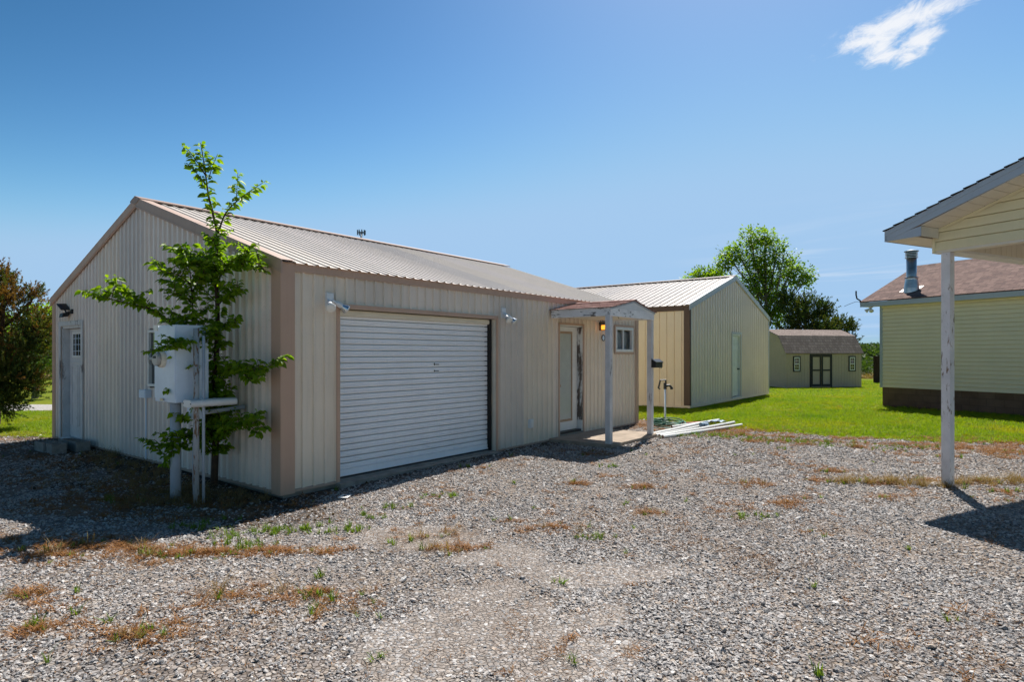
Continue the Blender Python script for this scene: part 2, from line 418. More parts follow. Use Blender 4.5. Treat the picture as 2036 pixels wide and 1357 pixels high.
BR=[
(0.045,[(-3.61, 7.4, -0.01), (-3.58, 7.38, 0.65), (-3.59, 7.35, 1.14), (-3.53, 7.3, 1.62), (-3.48, 7.22, 2.1), (-3.45, 7.12, 2.56), (-3.4, 7.05, 2.96), (-3.42, 7.0, 3.18), (-3.47, 6.98, 3.43), (-3.49, 6.95, 3.68), (-3.54, 6.95, 4.0)]),
(0.012,[(-3.4, 7.05, 2.96), (-3.28, 7.0, 3.21), (-3.09, 6.95, 3.37), (-2.91, 6.9, 3.47), (-2.77, 6.88, 3.55)]),
(0.008,[(-3.48, 6.95, 3.62), (-3.57, 6.9, 3.79), (-3.64, 6.88, 3.89), (-3.69, 6.85, 3.96)]),
(0.006,[(-3.47, 6.96, 3.51), (-3.56, 6.9, 3.64), (-3.65, 6.85, 3.74)]),
(0.006,[(-3.46, 6.97, 3.6), (-3.42, 7.0, 3.78), (-3.38, 7.02, 3.9)]),
(0.006,[(-3.14, 6.96, 3.34), (-3.14, 6.98, 3.52), (-3.14, 7.0, 3.68)]),
(0.025,[(-3.62, 7.36, 0.53), (-3.66, 7.25, 1.03), (-3.66, 7.1, 1.51), (-3.64, 6.98, 1.97), (-3.62, 6.9, 2.36), (-3.62, 6.85, 2.58)]),
(0.014,[(-3.66, 7.05, 1.68), (-3.77, 6.8, 1.93), (-3.9, 6.6, 2.07), (-4.08, 6.45, 2.14), (-4.25, 6.35, 2.19), (-4.35, 6.3, 2.21)]),
(0.008,[(-3.9, 6.6, 2.07), (-4.03, 6.5, 2.21), (-4.16, 6.45, 2.31), (-4.25, 6.4, 2.4)]),
(0.008,[(-3.63, 7.1, 1.59), (-3.63, 6.75, 1.68), (-3.68, 6.5, 1.67), (-3.85, 6.4, 1.62)]),
(0.01,[(-3.53, 7.3, 1.35), (-3.16, 6.95, 1.42), (-2.85, 6.75, 1.41), (-2.55, 6.65, 1.5)]),
(0.006,[(-3.06, 6.9, 1.41), (-2.93, 6.8, 1.33), (-2.82, 6.75, 1.32)]),
(0.012,[(-3.59, 7.35, 0.6), (-3.24, 7.0, 0.76), (-2.98, 6.85, 0.81), (-2.78, 6.8, 0.68)]),
(0.007,[(-3.13, 6.95, 0.78), (-2.95, 6.85, 0.86), (-2.8, 6.8, 0.83)]),
(0.01,[(-3.62, 7.36, 0.59), (-3.65, 7.0, 0.67), (-3.82, 6.85, 0.61), (-4.01, 6.8, 0.56)]),
(0.007,[(-3.65, 7.0, 0.67), (-3.85, 6.9, 0.46), (-3.94, 6.9, 0.34)]),
(0.012,[(-3.44, 7.12, 2.44), (-3.22, 6.95, 2.62), (-3.03, 6.85, 2.72), (-2.93, 6.8, 2.75)]),
(0.012,[(-3.45, 7.15, 2.36), (-3.54, 6.95, 2.57), (-3.6, 6.85, 2.67), (-3.67, 6.8, 2.71)]),
(0.01,[(-3.63, 6.9, 2.39), (-3.68, 6.75, 2.47), (-3.74, 6.65, 2.48), (-3.79, 6.6, 2.49)]),
(0.01,[(-3.42, 7.1, 2.53), (-3.16, 7.0, 2.61), (-2.94, 6.9, 2.62), (-2.75, 6.85, 2.52)]),
(0.008,[(-3.47, 7.2, 2.16), (-3.24, 7.0, 2.29), (-3.03, 6.9, 2.33)]),
(0.008,[(-3.64, 6.93, 2.19), (-3.68, 6.75, 2.26), (-3.78, 6.7, 2.23)]),
(0.008,[(-3.41, 7.08, 2.79), (-3.39, 6.95, 2.88), (-3.42, 6.9, 2.93)]),
(0.008,[(-3.48, 7.2, 1.98), (-3.27, 7.0, 1.91), (-3.11, 6.9, 1.96)]),
(0.008,[(-3.63, 6.98, 1.97), (-3.65, 6.8, 2.01), (-3.74, 6.75, 1.96)]),
(0.01,[(-3.67, 7.2, 1.27), (-3.65, 6.9, 1.37), (-3.68, 6.85, 1.23)]),
(0.008,[(-3.58, 7.36, 1.02), (-3.35, 7.1, 1.1), (-3.21, 7.0, 1.22)]),
(0.01,[(-3.62, 7.36, 0.72), (-3.38, 7.1, 0.86), (-3.27, 7.0, 0.59)]),
(0.01,[(-3.66, 7.25, 1.03), (-3.65, 7.0, 0.93), (-3.74, 6.9, 0.83)]),
(0.008,[(-3.67, 7.1, 1.62), (-3.45, 6.9, 1.74), (-3.48, 6.85, 1.9)]),
(0.008,[(-3.62, 6.9, 2.42), (-3.46, 6.8, 2.46), (-3.38, 6.75, 2.59)]),
]
BIG = [(18.03, 47, 10.92, 0.85), (19.17, 47, 10.99, 0.68), (17.46, 47, 9.85, 1.0), (16.47, 47, 9.35, 0.78), (15.9, 47, 8.64, 0.43), (19.03, 47, 9.35, 1.35), (20.46, 47, 10.13, 0.57), (20.74, 47, 9.21, 0.78), (21.81, 47, 8.35, 0.71), (22.66, 47, 7.92, 0.46), (22.74, 47, 7.35, 0.36), (21.67, 47, 7.5, 0.85), (20.03, 47, 7.92, 1.35), (18.46, 47, 7.92, 1.21), (19.32, 47, 6.5, 1.21), (20.46, 47, 6.5, 1.0), (20.03, 47, 5.08, 1.07), (19.46, 47, 4.22, 1.07), (20.6, 47, 4.22, 0.93), (18.18, 47, 6.78, 1.07)]
LEFTT = [(15.16, 49, 8.12, 0.52), (16.2, 49, 8.27, 0.37), (14.64, 49, 7.82, 0.45), (15.68, 49, 7.6, 0.67), (16.8, 49, 7.82, 0.52)]
CED = [(20.08, 44, 5.32, 0.73), (20.28, 44, 4.32, 0.87), (21.28, 44, 5.12, 0.6), (21.22, 44, 4.19, 0.8), (22.28, 44, 4.32, 0.67), (22.42, 44, 4.99, 0.33), (22.75, 44, 4.72, 0.33)]
CEDB = [(24.09, 45, 3.7, 0.48), (24.63, 45, 3.56, 0.41), (24.91, 45, 3.36, 0.27), (23.68, 45, 3.56, 0.41)]
DRY = [(-2.82, 4.97), (-2.47, 5.01), (-3.23, 5.1), (-3.71, 5.2), (-3.76, 4.97), (-2.31, 5.04), (-4.05, 5.04), (-2.81, 3.56), (-2.71, 3.63), (-2.15, 3.5), (-2.05, 3.56), (-1.9, 5.04), (-1.31, 4.0), (-1.41, 4.08), (-1.82, 4.04), (-2.2, 3.43), (-1.02, 3.77), (-0.09, 5.96), (-1.63, 4.97), (-4.24, 6.8), (-3.23, 6.57), (-4.49, 6.92), (-0.71, 5.46), (-0.49, 5.04), (-3.22, 4.08), (-3.25, 4.0), (-0.93, 4.08), (3.82, 7.59), (4.58, 7.59), (5.18, 7.65), (5.78, 7.53), (3.01, 7.59), (3.2, 6.8), (4.15, 6.8), (1.43, 6.15), (4.28, 8.24), (2.88, 6.46), (0.82, 7.59), (1.46, 7.31), (0.29, 5.62), (2.02, 11.05), (1.37, 9.67), (4.38, 11.05), (5.14, 10.74), (5.87, 10.45), (6.22, 9.67), (6.85, 9.44), (7.63, 9.44), (4.29, 12.07), (5.22, 11.71), (5.63, 7.04), (-3.02, 5.1), (-2.61, 4.97), (-2.09, 5.1)]
GRN = [(-3.08, 5.87), (-2.93, 6.06), (-2.94, 5.79), (-2.19, 5.62), (-2.01, 5.7), (-2.15, 5.7), (-1.49, 5.7), (-1.52, 5.62), (-1.41, 6.15), (-2.2, 5.17), (-2.38, 5.28), (-0.74, 3.17), (0.31, 3.18), (0.29, 4.28), (-1.29, 6.57), (-1.9, 5.79), (-2.36, 5.7), (-2.55, 5.46), (3.92, 11.85), (4.11, 11.57), (5.29, 11.05), (5.35, 10.45), (4.54, 10.18), (-3.22, 4.0), (-2.9, 4.91), (-0.79, 6.92), (-0.55, 8.6), (0.71, 5.31), (2.37, 5.96), (1.29, 8.6)]
# ------------------------------------------------------------------ near workshop (ribbed cream steel, roller door)
A1 = R(52.21)
S1 = math.sin(A1); C1 = math.cos(A1); O1 = (-2.60, 6.92)
def b1(x, y, z=0.0): return (O1[0]+C1*x-S1*y, O1[1]+S1*x+C1*y, z)
LEN1, WID1, EAVE1, RISE1 = 8.87, 7.72, 2.66, .3316
shop = thing('metal_workshop', 'cream ribbed metal workshop with white roller door and tan brown trim', 'workshop', b1(0, 0), A1)
def rz1(y): return EAVE1+RISE1*(min(y, WID1-y))
mpA = lambda s, d, z: (s, -d, z)
mpG = lambda s, d, z: (-d, s, z)
ZB = .035
# long wall with the garage opening, entry door and small window
profA = rib_profile(LEN1, .1525, .046, .026, .026, .03)
opA = [(.75, 3.79, -1, 2.165), (5.65, 6.49, -1, 2.15), (7.80, 8.66, 1.62, 2.20)]
mb = panel(profA, ZB, lambda s: EAVE1-.01, opA, mpA)
pans = [.1525*k+.105 for k in range(57)]
scr = [s for i, s in enumerate(pans) if i % 3 != 1 and not (LEN1-.15 < s)]
screws(mb, scr, [2.42], mpA, .013)
screws(mb, [s for s in scr if not any(o[0]-.05 < s < o[1]+.05 for o in opA)], [1.35, .16], mpA, .013)
mb.build('wall', ['wall', 'dark'], shop)
# gable wall with side door and window
profG = rib_profile(WID1, .1525, .092, .052, .036, .02)
opG = [(2.80, 3.52, 1.10, 1.97), (6.20, 7.32, -1, 2.13)]
mb = panel(profG, ZB, lambda s: rz1(s)-.012, opG, mpG, breaks=[WID1/2])
gp = [.1525*k+.09 for k in range(50)]
gs = [s for i, s in enumerate(gp) if i % 3 != 2 and s < WID1-.1]
screws(mb, [s for s in gs if not (2.7 < s < 3.6 or 6.1 < s < 7.4)], [1.42, .2], mpG, .012)
screws(mb, [s for s in gs if 1.6 < s < 6.1], [2.62], mpG, .012)
mb.build('wall', ['gable', 'dark'], shop)
mb = MB()      # back walls
mb.quad((LEN1, 0, ZB), (LEN1, WID1, ZB), (LEN1, WID1, EAVE1), (LEN1, 0, EAVE1)); mb.add([(LEN1, 0, EAVE1), (LEN1, WID1, EAVE1), (LEN1, WID1/2, rz1(WID1/2))], [(0, 1, 2)])
mb.quad((0, WID1, ZB), (LEN1, WID1, ZB), (LEN1, WID1, EAVE1), (0, WID1, EAVE1))
mb.build('wall', 'wall', shop)
# slab under the walls
MB().box(.02, LEN1-.02, .012, WID1-.012, -.3, ZB-.004).build('foundation_slab', 'concrete', shop)
# roof
ov = .075
mb = MB(); profR = rib_profile(LEN1, .1525, .05, .024, .016, .03)
roof_sheet(profR, -ov, EAVE1-RISE1*ov, WID1/2, EAVE1+RISE1*WID1/2, lambda s, y, z: (s, y, z), mb)
roof_sheet(profR, WID1+ov, EAVE1-RISE1*ov, WID1/2, EAVE1+RISE1*WID1/2, lambda s, y, z: (s, y, z), mb)
rs = [s for i, s in enumerate(pans) if i % 3 != 1]
for yy in (.12, 1.0, 1.9, 2.8, 3.5):
    for s in rs[::1]:
        z = EAVE1+RISE1*yy+.004; mb.box(s-.009, s+.009, yy-.009, yy+.009, z-.003, z+.006, 1)
roof = mb.build('roof', ['roof', 'rust'], shop)
# ridge cap : folded, stands proud of the ribs
mb = MB(); zr = EAVE1+RISE1*WID1/2+.048
for sg in (-1, 1):
    a = [(-.075, WID1/2, zr), (LEN1+.05, WID1/2, zr), (LEN1+.05, WID1/2+sg*.17, zr-RISE1*.17), (-.075, WID1/2+sg*.17, zr-RISE1*.17)]
    mb.prism(a, (0, 0, -.006))
    mb.prism([(-.075, WID1/2+sg*.17, zr-RISE1*.17), (LEN1+.05, WID1/2+sg*.17, zr-RISE1*.17), (LEN1+.05, WID1/2+sg*.175, zr-RISE1*.17-.016), (-.075, WID1/2+sg*.175, zr-RISE1*.17-.016)], (0, 0, -.004))
mb.prism([(-.075, WID1/2-.17, zr-RISE1*.17-.002), (-.075, WID1/2, zr-.002), (-.075, WID1/2+.17, zr-RISE1*.17-.002), (-.075, WID1/2+.05, zr-.12), (-.075, WID1/2-.05, zr-.12)], (.02, 0, 0))
mb.build('ridge_cap', 'ridge', roof)
# rake trims : face down the gable plus a flange on the roof
def rake(x0, x1, ylo, yhi, off, hgt, mat, flange=True):
    mb = MB()
    def z(y): return EAVE1+RISE1*(y if y < WID1/2 else WID1-y)
    t = off
    poly = [(x0, ylo, z(ylo)+t), (x0, yhi, z(yhi)+t), (x0, yhi, z(yhi)+t-hgt), (x0, ylo, z(ylo)+t-hgt)]
    mb.prism(poly, (.014, 0, 0))
    mb.prism([(x0+.014, ylo, z(ylo)+t-.005), (x1, ylo, z(ylo)+t-.005), (x1, yhi, z(yhi)+t-.005), (x0+.014, yhi, z(yhi)+t-.005)], (0, 0, .005))
    mb.prism([(x0+.0, ylo, z(ylo)+t-hgt+.03), (x0+.0, yhi, z(yhi)+t-hgt+.03), (x0+.0, yhi, z(yhi)+t-hgt+.02), (x0, ylo, z(ylo)+t-hgt+.02)], (-.006, 0, 0))
    mb.build('rake_trim', mat, shop)
rake(-.066, .10, -ov-.01, 1.95, .028, .155, 'trim_light')
rake(-.068, .10, 1.95, WID1/2, .030, .155, 'trim_light')
rake(-.066, .10, WID1+ov+.01, WID1/2+.001, .028, .155, 'trim')
# eave trim, corner trims, base trims
MB().box(.135, LEN1, -.042, -.0275, 2.545, EAVE1-RISE1*ov+.012).build('eave_trim', 'trim', shop)
mb = MB(); mb.box(-.048, .133, -.041, -.0275, .0, EAVE1-.022); mb.box(-.048, -.0375, -.0275, .15, .0, EAVE1-.07)
mb.build('corner_trim', 'trim', shop)
mb = MB(); mb.box(-.048, -.0375, WID1-.13, WID1+.03, .0, EAVE1-.07); mb.build('corner_trim', 'trim', shop)
MB().box(LEN1-.10, LEN1+.03, -.041, -.0275, .02, EAVE1-.04).build('corner_trim', 'trim', shop)
for a, b in ((.135, .70), (3.85, 5.60), (6.54, LEN1-.1)): MB().box(a, b, -.033, -.002, .012, .04).build('base_trim', 'trim_light', shop)
for a, b in ((.152, 6.14), (7.38, WID1-.13)): MB().box(-.043, -.002, a, b, .012, .04).build('base_trim', 'trim_light', shop)
# garage opening : trim, jambs, roller curtain
mb = MB(); mb.box(.705, .755, -.038, -.0275, .02, 2.215); mb.box(3.785, 3.835, -.038, -.0275, .02, 2.215); mb.box(.755, 3.785, -.038, -.0275, 2.160, 2.215)
mb.build('door_casing', 'trim', shop)
mb = MB(); mb.box(3.79, 3.83, -.0175, .19, .0, 2.16); mb.box(.71, .75, -.0175, .19, .0, 2.16); mb.box(.71, 3.83, -.0175, .19, 2.166, 2.24)
mb.build('door_jamb', 'soffit', shop)
mb = MB(); mb.box(.66, 3.88, .20, .24, -.05, 2.3); mb.build('door_backing', 'dark', shop)
mb = MB(); yc = .13; z = .135; pitch = .0795
while z < 2.10:
    pr = [(0, -.006), (.012, -.013), (.026, -.015), (.034, -.010), (.038, -.010), (.048, -.014), (.068, -.010), (.0684, .045), (.0787, .045), (pitch, -.006)]
    for (za, da), (zb_, db) in zip(pr, pr[1:]):
        mb.quad((.775, yc+da, z+za), (3.735, yc+da, z+za), (3.735, yc+db, z+zb_), (.775, yc+db, z+zb_))
    z += pitch
curtain = mb.build('roller_door', 'roller', shop)
mb = MB(); mb.box(.775, 3.735, yc-.022, yc+.012, .055, .133); mb.box(.775, 3.735, yc-.034, yc-.022, .055, .075)
mb.build('bottom_bar', 'roller', curtain, bevel=.004)
MB().box(.775, 3.735, yc-.018, yc+.012, .03, .053).build('rubber_seal', 'black', curtain)
for c, d in ((1.43, 1.465), (1.335, 1.36)):
    mb = MB(); mb.box(2.52, 2.535, yc-.019, yc-.0125, c, d); mb.box(2.535, 2.62, yc-.018, yc-.0125, c+.008, c+.017); mb.build('slide_lock', 'black', curtain)
MB().box(3.735, 3.765, .05, .18, .03, 2.16).build('guide_rail', 'dark', curtain)
MB().box(.752, .775, .10, .18, .03, 2.16).build('guide_rail', 'dark', curtain)
mb = MB(); mb.box(.76, 3.76, .07, .19, 2.075, 2.155); mb.build('door_hood', 'soffit', curtain, bevel=.02)
MB().box(.70, 3.86, -.12, .2, -.3, .022).build('door_sill', 'concrete', shop)
# entry door
door = MB().box(5.69, 6.44, .080, .12, .13, 2.12).build('entry_door', 'white', shop, bevel=.004)
mb = MB()
for bx in ((5.705, 6.255, .068, .0795, 1.985, 2.03), (5.705, 6.255, .068, .0795, .30, .345), (5.705, 5.745, .068, .0795, .345, 1.985), (6.215, 6.255, .068, .0795, .345, 1.985)): mb.box(*bx)
mb.build('lite_frame', 'door_tan', door, bevel=.004)
mb = MB()
for k in range(64):
    z = .36+k*.0255; mb.quad((5.747, .0788, z), (6.213, .0788, z), (6.213, .0765, z+.024), (5.747, .0765, z+.024))
mb.build('blind', 'blind', door)
MB().box(5.745, 6.215, .0715, .0735, .345, 1.985).build('glass', 'glass_door', door)
mb = MB(); mb.lathe([(0, .03), (.008, .032), (.03, .012), (.045, .024), (.065, .028), (.075, .01)], (5.725, .068, 1.0), (0, -1, 0), 12); mb.build('handle', 'door_tan', door, smooth=True)
mb = MB(); mb.box(6.452, 6.488, -.0175, .13, .30, 2.145); mb.build('door_jamb', 'peel_jamb', shop)
mb = MB(); mb.box(6.450, 6.488, -.0175, .13, .09, .295); mb.box(5.652, 5.688, -.0175, .13, .09, 2.145); mb.box(5.69, 6.45, -.0175, .13, 2.125, 2.16)
mb.build('door_jamb', 'white', shop)
mb = MB(); mb.box(5.61, 5.652, -.038, -.0275, .02, 2.185); mb.box(6.488, 6.53, -.038, -.0275, .02, 2.185); mb.box(5.652, 6.488, -.038, -.0275, 2.148, 2.185)
mb.build('door_casing', 'trim', shop)
MB().box(5.655, 6.485, -.04, .14, -.02, .085).build('threshold', 'concrete', shop)
MB().box(5.69, 6.45, -.01, .13, .087, .125).build('door_sweep', 'black', door)
MB().box(5.6, 6.55, .14, .18, 0, 2.3).build('door_backing', 'dark', shop)
# small sliding window
win = MB()
for bx in ((7.82, 8.64, -.045, .03, 1.64, 1.70), (7.82, 8.64, -.045, .03, 2.12, 2.18), (7.82, 7.88, -.045, .03, 1.70, 2.12), (8.58, 8.64, -.045, .03, 1.70, 2.12)): win.box(*bx)
win = win.build('window', 'white', shop, bevel=.004)
mb = MB(); mb.box(8.17, 8.215, -.028, .02, 1.70, 2.12); mb.box(8.215, 8.24, -.015, .02, 1.70, 2.12); mb.build('sash', 'plastic', win); MB().box(7.88, 7.905, -.022, .02, 1.70, 2.12).build('sash', 'plastic', win)
MB().box(7.905, 8.17, -.006, -.002, 1.70, 2.12).build('pane', 'glass_see', win)
MB().box(8.24, 8.58, .004, .008, 1.70, 2.12).build('pane', 'glass_see', win)
mb = MB(); mb.box(7.77, 7.82, -.038, -.0275, 1.59, 2.23); mb.box(8.64, 8.69, -.038, -.0275, 1.59, 2.23); mb.box(7.82, 8.64, -.038, -.0275, 2.18, 2.23); mb.box(7.82, 8.64, -.038, -.0275, 1.59, 1.64)
mb.build('window_casing', 'trim', shop)
MB().box(6.6, 8.84, 1.6, 1.62, .05, 2.6).build('inner_wall', 'soffit', shop)
# fridge seen behind the pane
fr = thing('refrigerator', 'pale grey refrigerator with curved handle seen through small slider window', 'refrigerator', b1(8.2, .40, .05), A1)
MB().box(-.12, .62, -.28, .3, 0, 2.05).build('body', 'grey_steel', fr, bevel=.02)
mb = MB(); mb.tube([(.10+.07*math.sin(t/9*math.pi), -.30-.05*math.sin(t/9*math.pi), 1.62+.42*t/9) for t in range(10)], .017, 8); mb.build('handle', 'white', fr, smooth=True)
# window on the gable
win = MB()
for bx in ((-.04, .03, 2.82, 3.50, 1.12, 1.16), (-.04, .03, 2.82, 3.50, 1.91, 1.95), (-.04, .03, 2.82, 2.86, 1.16, 1.91), (-.04, .03, 3.46, 3.50, 1.16, 1.91), (-.03, .02, 2.86, 3.46, 1.51, 1.55)): win.box(*bx)
win = win.build('window', 'white', shop, bevel=.004)
MB().box(-.004, .0, 2.86, 3.46, 1.55, 1.91).build('pane', 'glass', win)
MB().box(.006, .01, 2.86, 3.46, 1.16, 1.51).build('pane', 'glass', win)
# side door
sd = MB().box(.085, .125, 6.27, 7.24, .06, 2.06).build('side_door', 'dirty_white', shop, bevel=.004)
mb = MB()
for bx in ((.072, .0845, 6.44, 7.07, 1.96, 2.0), (.072, .0845, 6.44, 7.07, 1.53, 1.57), (.072, .0845, 6.44, 6.48, 1.57, 1.96), (.072, .0845, 7.03, 7.07, 1.57, 1.96)): mb.box(*bx)
mb.build('lite_frame', 'white', sd, bevel=.003)
mb = MB(); mb.box(.079, .083, 6.48, 7.03, 1.57, 1.96); mb.build('pane', 'glass', sd)
mb = MB()
for y in (6.60, 6.75, 6.90): mb.box(.074, .0785, y-.004, y+.004, 1.57, 1.96)
for z in (1.65, 1.77, 1.88): mb.box(.0735, .0780, 6.48, 7.03, z-.004, z+.004)
mb.build('muntins', 'grey_steel', sd)
mb = MB()
for y0, y1 in ((6.40, 6.72), (6.79, 7.11)):
    for bx in ((.076, .0845, y0, y1, .26, .285), (.076, .0845, y0, y1, 1.36, 1.385), (.076, .0845, y0, y0+.022, .285, 1.36), (.076, .0845, y1-.022, y1, .285, 1.36)): mb.box(*bx)
mb.box(.070, .0845, 6.36, 7.15, 1.43, 1.455)
mb.build('door_panel', 'dirty_white', sd, bevel=.003)
mb = MB(); mb.box(-.0195, .14, 7.245, 7.285, .03, 2.10); mb.box(-.0195, .14, 6.225, 6.265, .03, 2.10); mb.box(-.0195, .14, 6.225, 7.285, 2.065, 2.125)
mb.build('door_jamb', 'dirty_white', shop)
mb = MB(); mb.box(-.052, -.0375, 7.28, 7.37, .03, 2.19); mb.box(-.052, -.0375, 6.14, 6.23, .03, 2.19); mb.box(-.054, -.0375, 6.23, 7.28, 2.11, 2.19)
mb.build('door_casing', 'dirty_white', shop)
MB().box(-.045, .12, 6.23, 7.28, .0, .052).build('threshold', 'plastic', shop)
MB().box(.15, .18, 6.1, 7.4, 0, 2.3).build('door_backing', 'dark', shop)

# ------------------------------------------------------------------ flood lights, lantern, outlets, plaque on the workshop
def floodlamp(label, x, z, dirs):
    t = thing('flood_light', label, 'flood light', b1(x, -.02, z), A1, 'twin flood lights on the workshop front')
    mb = MB(); mb.box(-.052, .052, -.035, .0, -.085, .085); mb.build('mounting_box', 'plastic', t, bevel=.006)
    for d in dirs:
        d = Vector(d).normalized(); o = Vector((0, -.035, .0))+Vector((.03 if d.x > 0 else -.03, 0, -.005))
        mb = MB(); mb.tube([o, o+d*.06], [.018, .018], 10); mb.tube([o+d*.05, o+d*.085, o+d*.13], [.027, .032, .034], 14)
        arm = mb.build('lamp_holder', 'plastic', t, smooth=False)
        q = o+d*.125
        mb = MB(); mb._lathe([(0, .031), (.02, .036), (.05, .052), (.075, .060)], q, d, 18, 0); mb._lathe([(.075, .060), (.085, .058), (.095, .040), (.099, .0)], q, d, 18, 1)
        mb.build('bulb', ['reflector', 'bulb'], arm, smooth=True)
    return t
floodlamp('twin flood light left of the roller door, bulbs splayed wide apart', .60, 2.25, [(-.35, -.75, -.5), (.85, -.25, -.5)])
floodlamp('twin flood light right of the roller door, bulbs close together', 3.96, 2.27, [(-.15, -.75, -.6), (.5, -.5, -.65)])
t = thing('solar_light', 'black solar security light tilted above the white side door', 'security light', b1(-.025, 6.66, 2.36), A1)
mb = MB(); mb.box(-.04, .0, -.03, .03, -.04, .04); mb.tube([(-.04, 0, 0), (-.06, .06, -.01), (-.08, .12, -.02)], .014, 8); mb.build('bracket', 'black', t)
mb = MB(); mb.prism([(-.02, .10, .0), (-.13, .10, -.03), (-.13, .27, -.03), (-.02, .27, .0)], (-.02, 0, -.08)); mb.build('lamp_head', 'black', t, bevel=.01)
mb = MB(); mb.tube([(-.07, .16, .0), (-.08, .24, .06)], .012, 8); mb.prism([(.0, .14, .05), (-.15, .15, .04), (-.16, .36, .15), (-.01, .35, .16)], (.005, .006, -.016)); mb.build('solar_panel', 'black', t)

lan = thing('wall_lantern', 'black wall lantern glowing amber beside the porch post', 'lantern', b1(7.17, -.02, 2.20), A1)
mb = MB(); mb.box(-.05, .05, -.015, .0, -.12, .12); mb.tube([(0, -.015, .08), (0, -.06, .12), (0, -.10, .11)], .008, 8); mb.build('bracket', 'black', lan)
mb = MB(); mb.add([(-.075, -.175, .09), (.075, -.175, .09), (.075, -.025, .09), (-.075, -.025, .09), (-.03, -.13, .125), (.03, -.13, .125), (.03, -.07, .125), (-.03, -.07, .125)], [(0, 3, 2, 1), (4, 5, 6, 7), (0, 1, 5, 4), (1, 2, 6, 5), (2, 3, 7, 6), (3, 0, 4, 7)])
for sx, sy in ((-1, -1), (1, -1), (1, 1), (-1, 1)): mb.tube([(sx*.066, -.10+sy*.066, .09), (sx*.05, -.10+sy*.05, -.11)], .006, 6)
mb.box(-.056, .056, -.156, -.044, -.122, -.108); mb.build('cage', 'black', lan)
nt = NT('amber_lamp_glass'); nt.fin((.5, .2, .03), .3); nt.b.inputs['Emission Color'].default_value = (1, .33, .03, 1); nt.b.inputs['Emission Strength'].default_value = 1.3; M['amber'] = nt.m
mb = MB(); mb.box(-.047, .047, -.147, -.053, -.107, -.015); mb.build('lamp_glass', 'amber', lan, bevel=.006)
nt = NT('smoky_lamp_glass'); nt.fin((.12, .10, .07), .15); M['smoky'] = nt.m
MB().box(-.052, .052, -.152, -.048, -.012, .088).build('upper_glass', 'smoky', lan)
pl = thing('wall_plaque', 'small oval grey plaque on the wall below the lantern', 'plaque', b1(7.30, -.02, 1.93), A1)
mb = MB(); mb._lathe([(0, .068), (.012, .068), (.016, .055), (.010, .050)], Vector((0, 0, 0)), Vector((0, -1, 0)), 24, 0); mb.build('rim', 'black', pl, smooth=True)
mb = MB(); mb._lathe([(.008, .054), (.013, .04), (.014, .0)], Vector((0, 0, 0)), Vector((0, -1, 0)), 24, 0); mb.build('face', 'grey_steel', pl, smooth=True)
t = thing('outlet_box', 'white weatherproof outlet box low on the wall left of the glazed door', 'outlet', b1(4.72, -.018, .385), A1)
MB().box(-.055, .055, -.05, 0, -.075, .075).build('box', 'plastic', t, bevel=.008)
MB().box(-.04, .04, -.062, -.051, -.06, .06).build('cover', 'white', t, bevel=.006)
t = thing('junction_box', 'small grey junction box on the wall under the gable window', 'junction box', b1(-.02, 3.52, 1.02), A1)
MB().box(-.09, 0, -.12, .10, -.07, .05).build('box', 'grey_steel', t, bevel=.006)
MB().box(-.095, -.0905, -.10, .08, -.055, .035).build('lid', 'grey_steel', t)
mb = MB(); mb.tube([(-.03, 0, -.07), (-.03, 0, -.98)], .012, 8); mb.build('conduit', 'grey_steel', t)

# ------------------------------------------------------------------ electric service
t = thing('electric_service', 'grey meter cabinet on a thick pipe in front of the ribbed gable', 'meter cabinet', b1(-.8, 1.0), A1)
cab = MB().box(-.06, .30, -.32, .20, 1.06, 1.92).build('cabinet', 'grey_steel', t, bevel=.008)
mb = MB(); mb.box(-.068, -.061, -.315, .195, 1.10, 1.90); mb.build('cabinet_door', 'grey_steel', cab, bevel=.004)
MB().box(-.075, -.069, .10, .205, 1.86, 1.925).build('sticker', 'white', cab)
mb = MB(); mb._lathe([(0, .0), (0, .095), (.035, .095), (.045, .085), (.05, .08)], Vector((-.068, -.03, 1.54)), Vector((-1, 0, 0)), 24, 0); mb.build('meter_ring', 'soffit', cab, smooth=False)
mb = MB(); mb._lathe([(.045, .078), (.10, .075), (.135, .06), (.15, .0)], Vector((-.068, -.03, 1.54)), Vector((-1, 0, 0)), 24, 0); mb.build('meter_glass', 'glass_see', cab, smooth=True)
mb = MB(); mb._lathe([(.05, .07), (.09, .068), (.091, .0)], Vector((-.068, -.03, 1.54)), Vector((-1, 0, 0)), 24, 0); mb.box(-.165, -.1595, -.065, .005, 1.55, 1.575, 1); mb.build('meter_dial', ['white', 'black'], cab)
mb = MB(); mb.box(-.082, -.069, -.05, .02, 1.075, 1.10); mb.build('latch', 'chrome', cab)
MB().box(-.0705, -.0685, -.25, -.14, 1.70, 1.78).build('label_plate', 'white_trim', cab)
mb = MB(); mb.tube([(.07, -.02, -.3), (.07, -.02, 1.06)], .057, 20); mb.build('pipe', 'grey_pipe', t, smooth=True)
mb = MB(); mb.tube([(.12, .02, 1.92), (.12, .02, 1.98)], .05, 16); mb.build('hub', 'grey_pipe', t, smooth=True)
mb = MB(); mb.box(.14, .27, -.26, -.14, .86, 1.058); mb.build('lower_box', 'grey_steel', t, bevel=.004)
mb = MB(); mb.tube([(.20, -.20, -.2), (.19, -.2, .4), (.20, -.20, .86)], .018, 10); mb.tube([(.25, -.26, .93), (.50, -.30, .95), (.72, -.32, .97)], .025, 10); mb.build('conduit', 'grey_pipe', t, smooth=True)
t = thing('service_post', 'rust streaked steel post carrying a white round ended cover', 'post', b1(-.70, .55), A1)
mb = MB(); mb.tube([(0, 0, -.3), (0, 0, 1.88)], .030, 16); mb.build('post', 'rust', t, smooth=True)
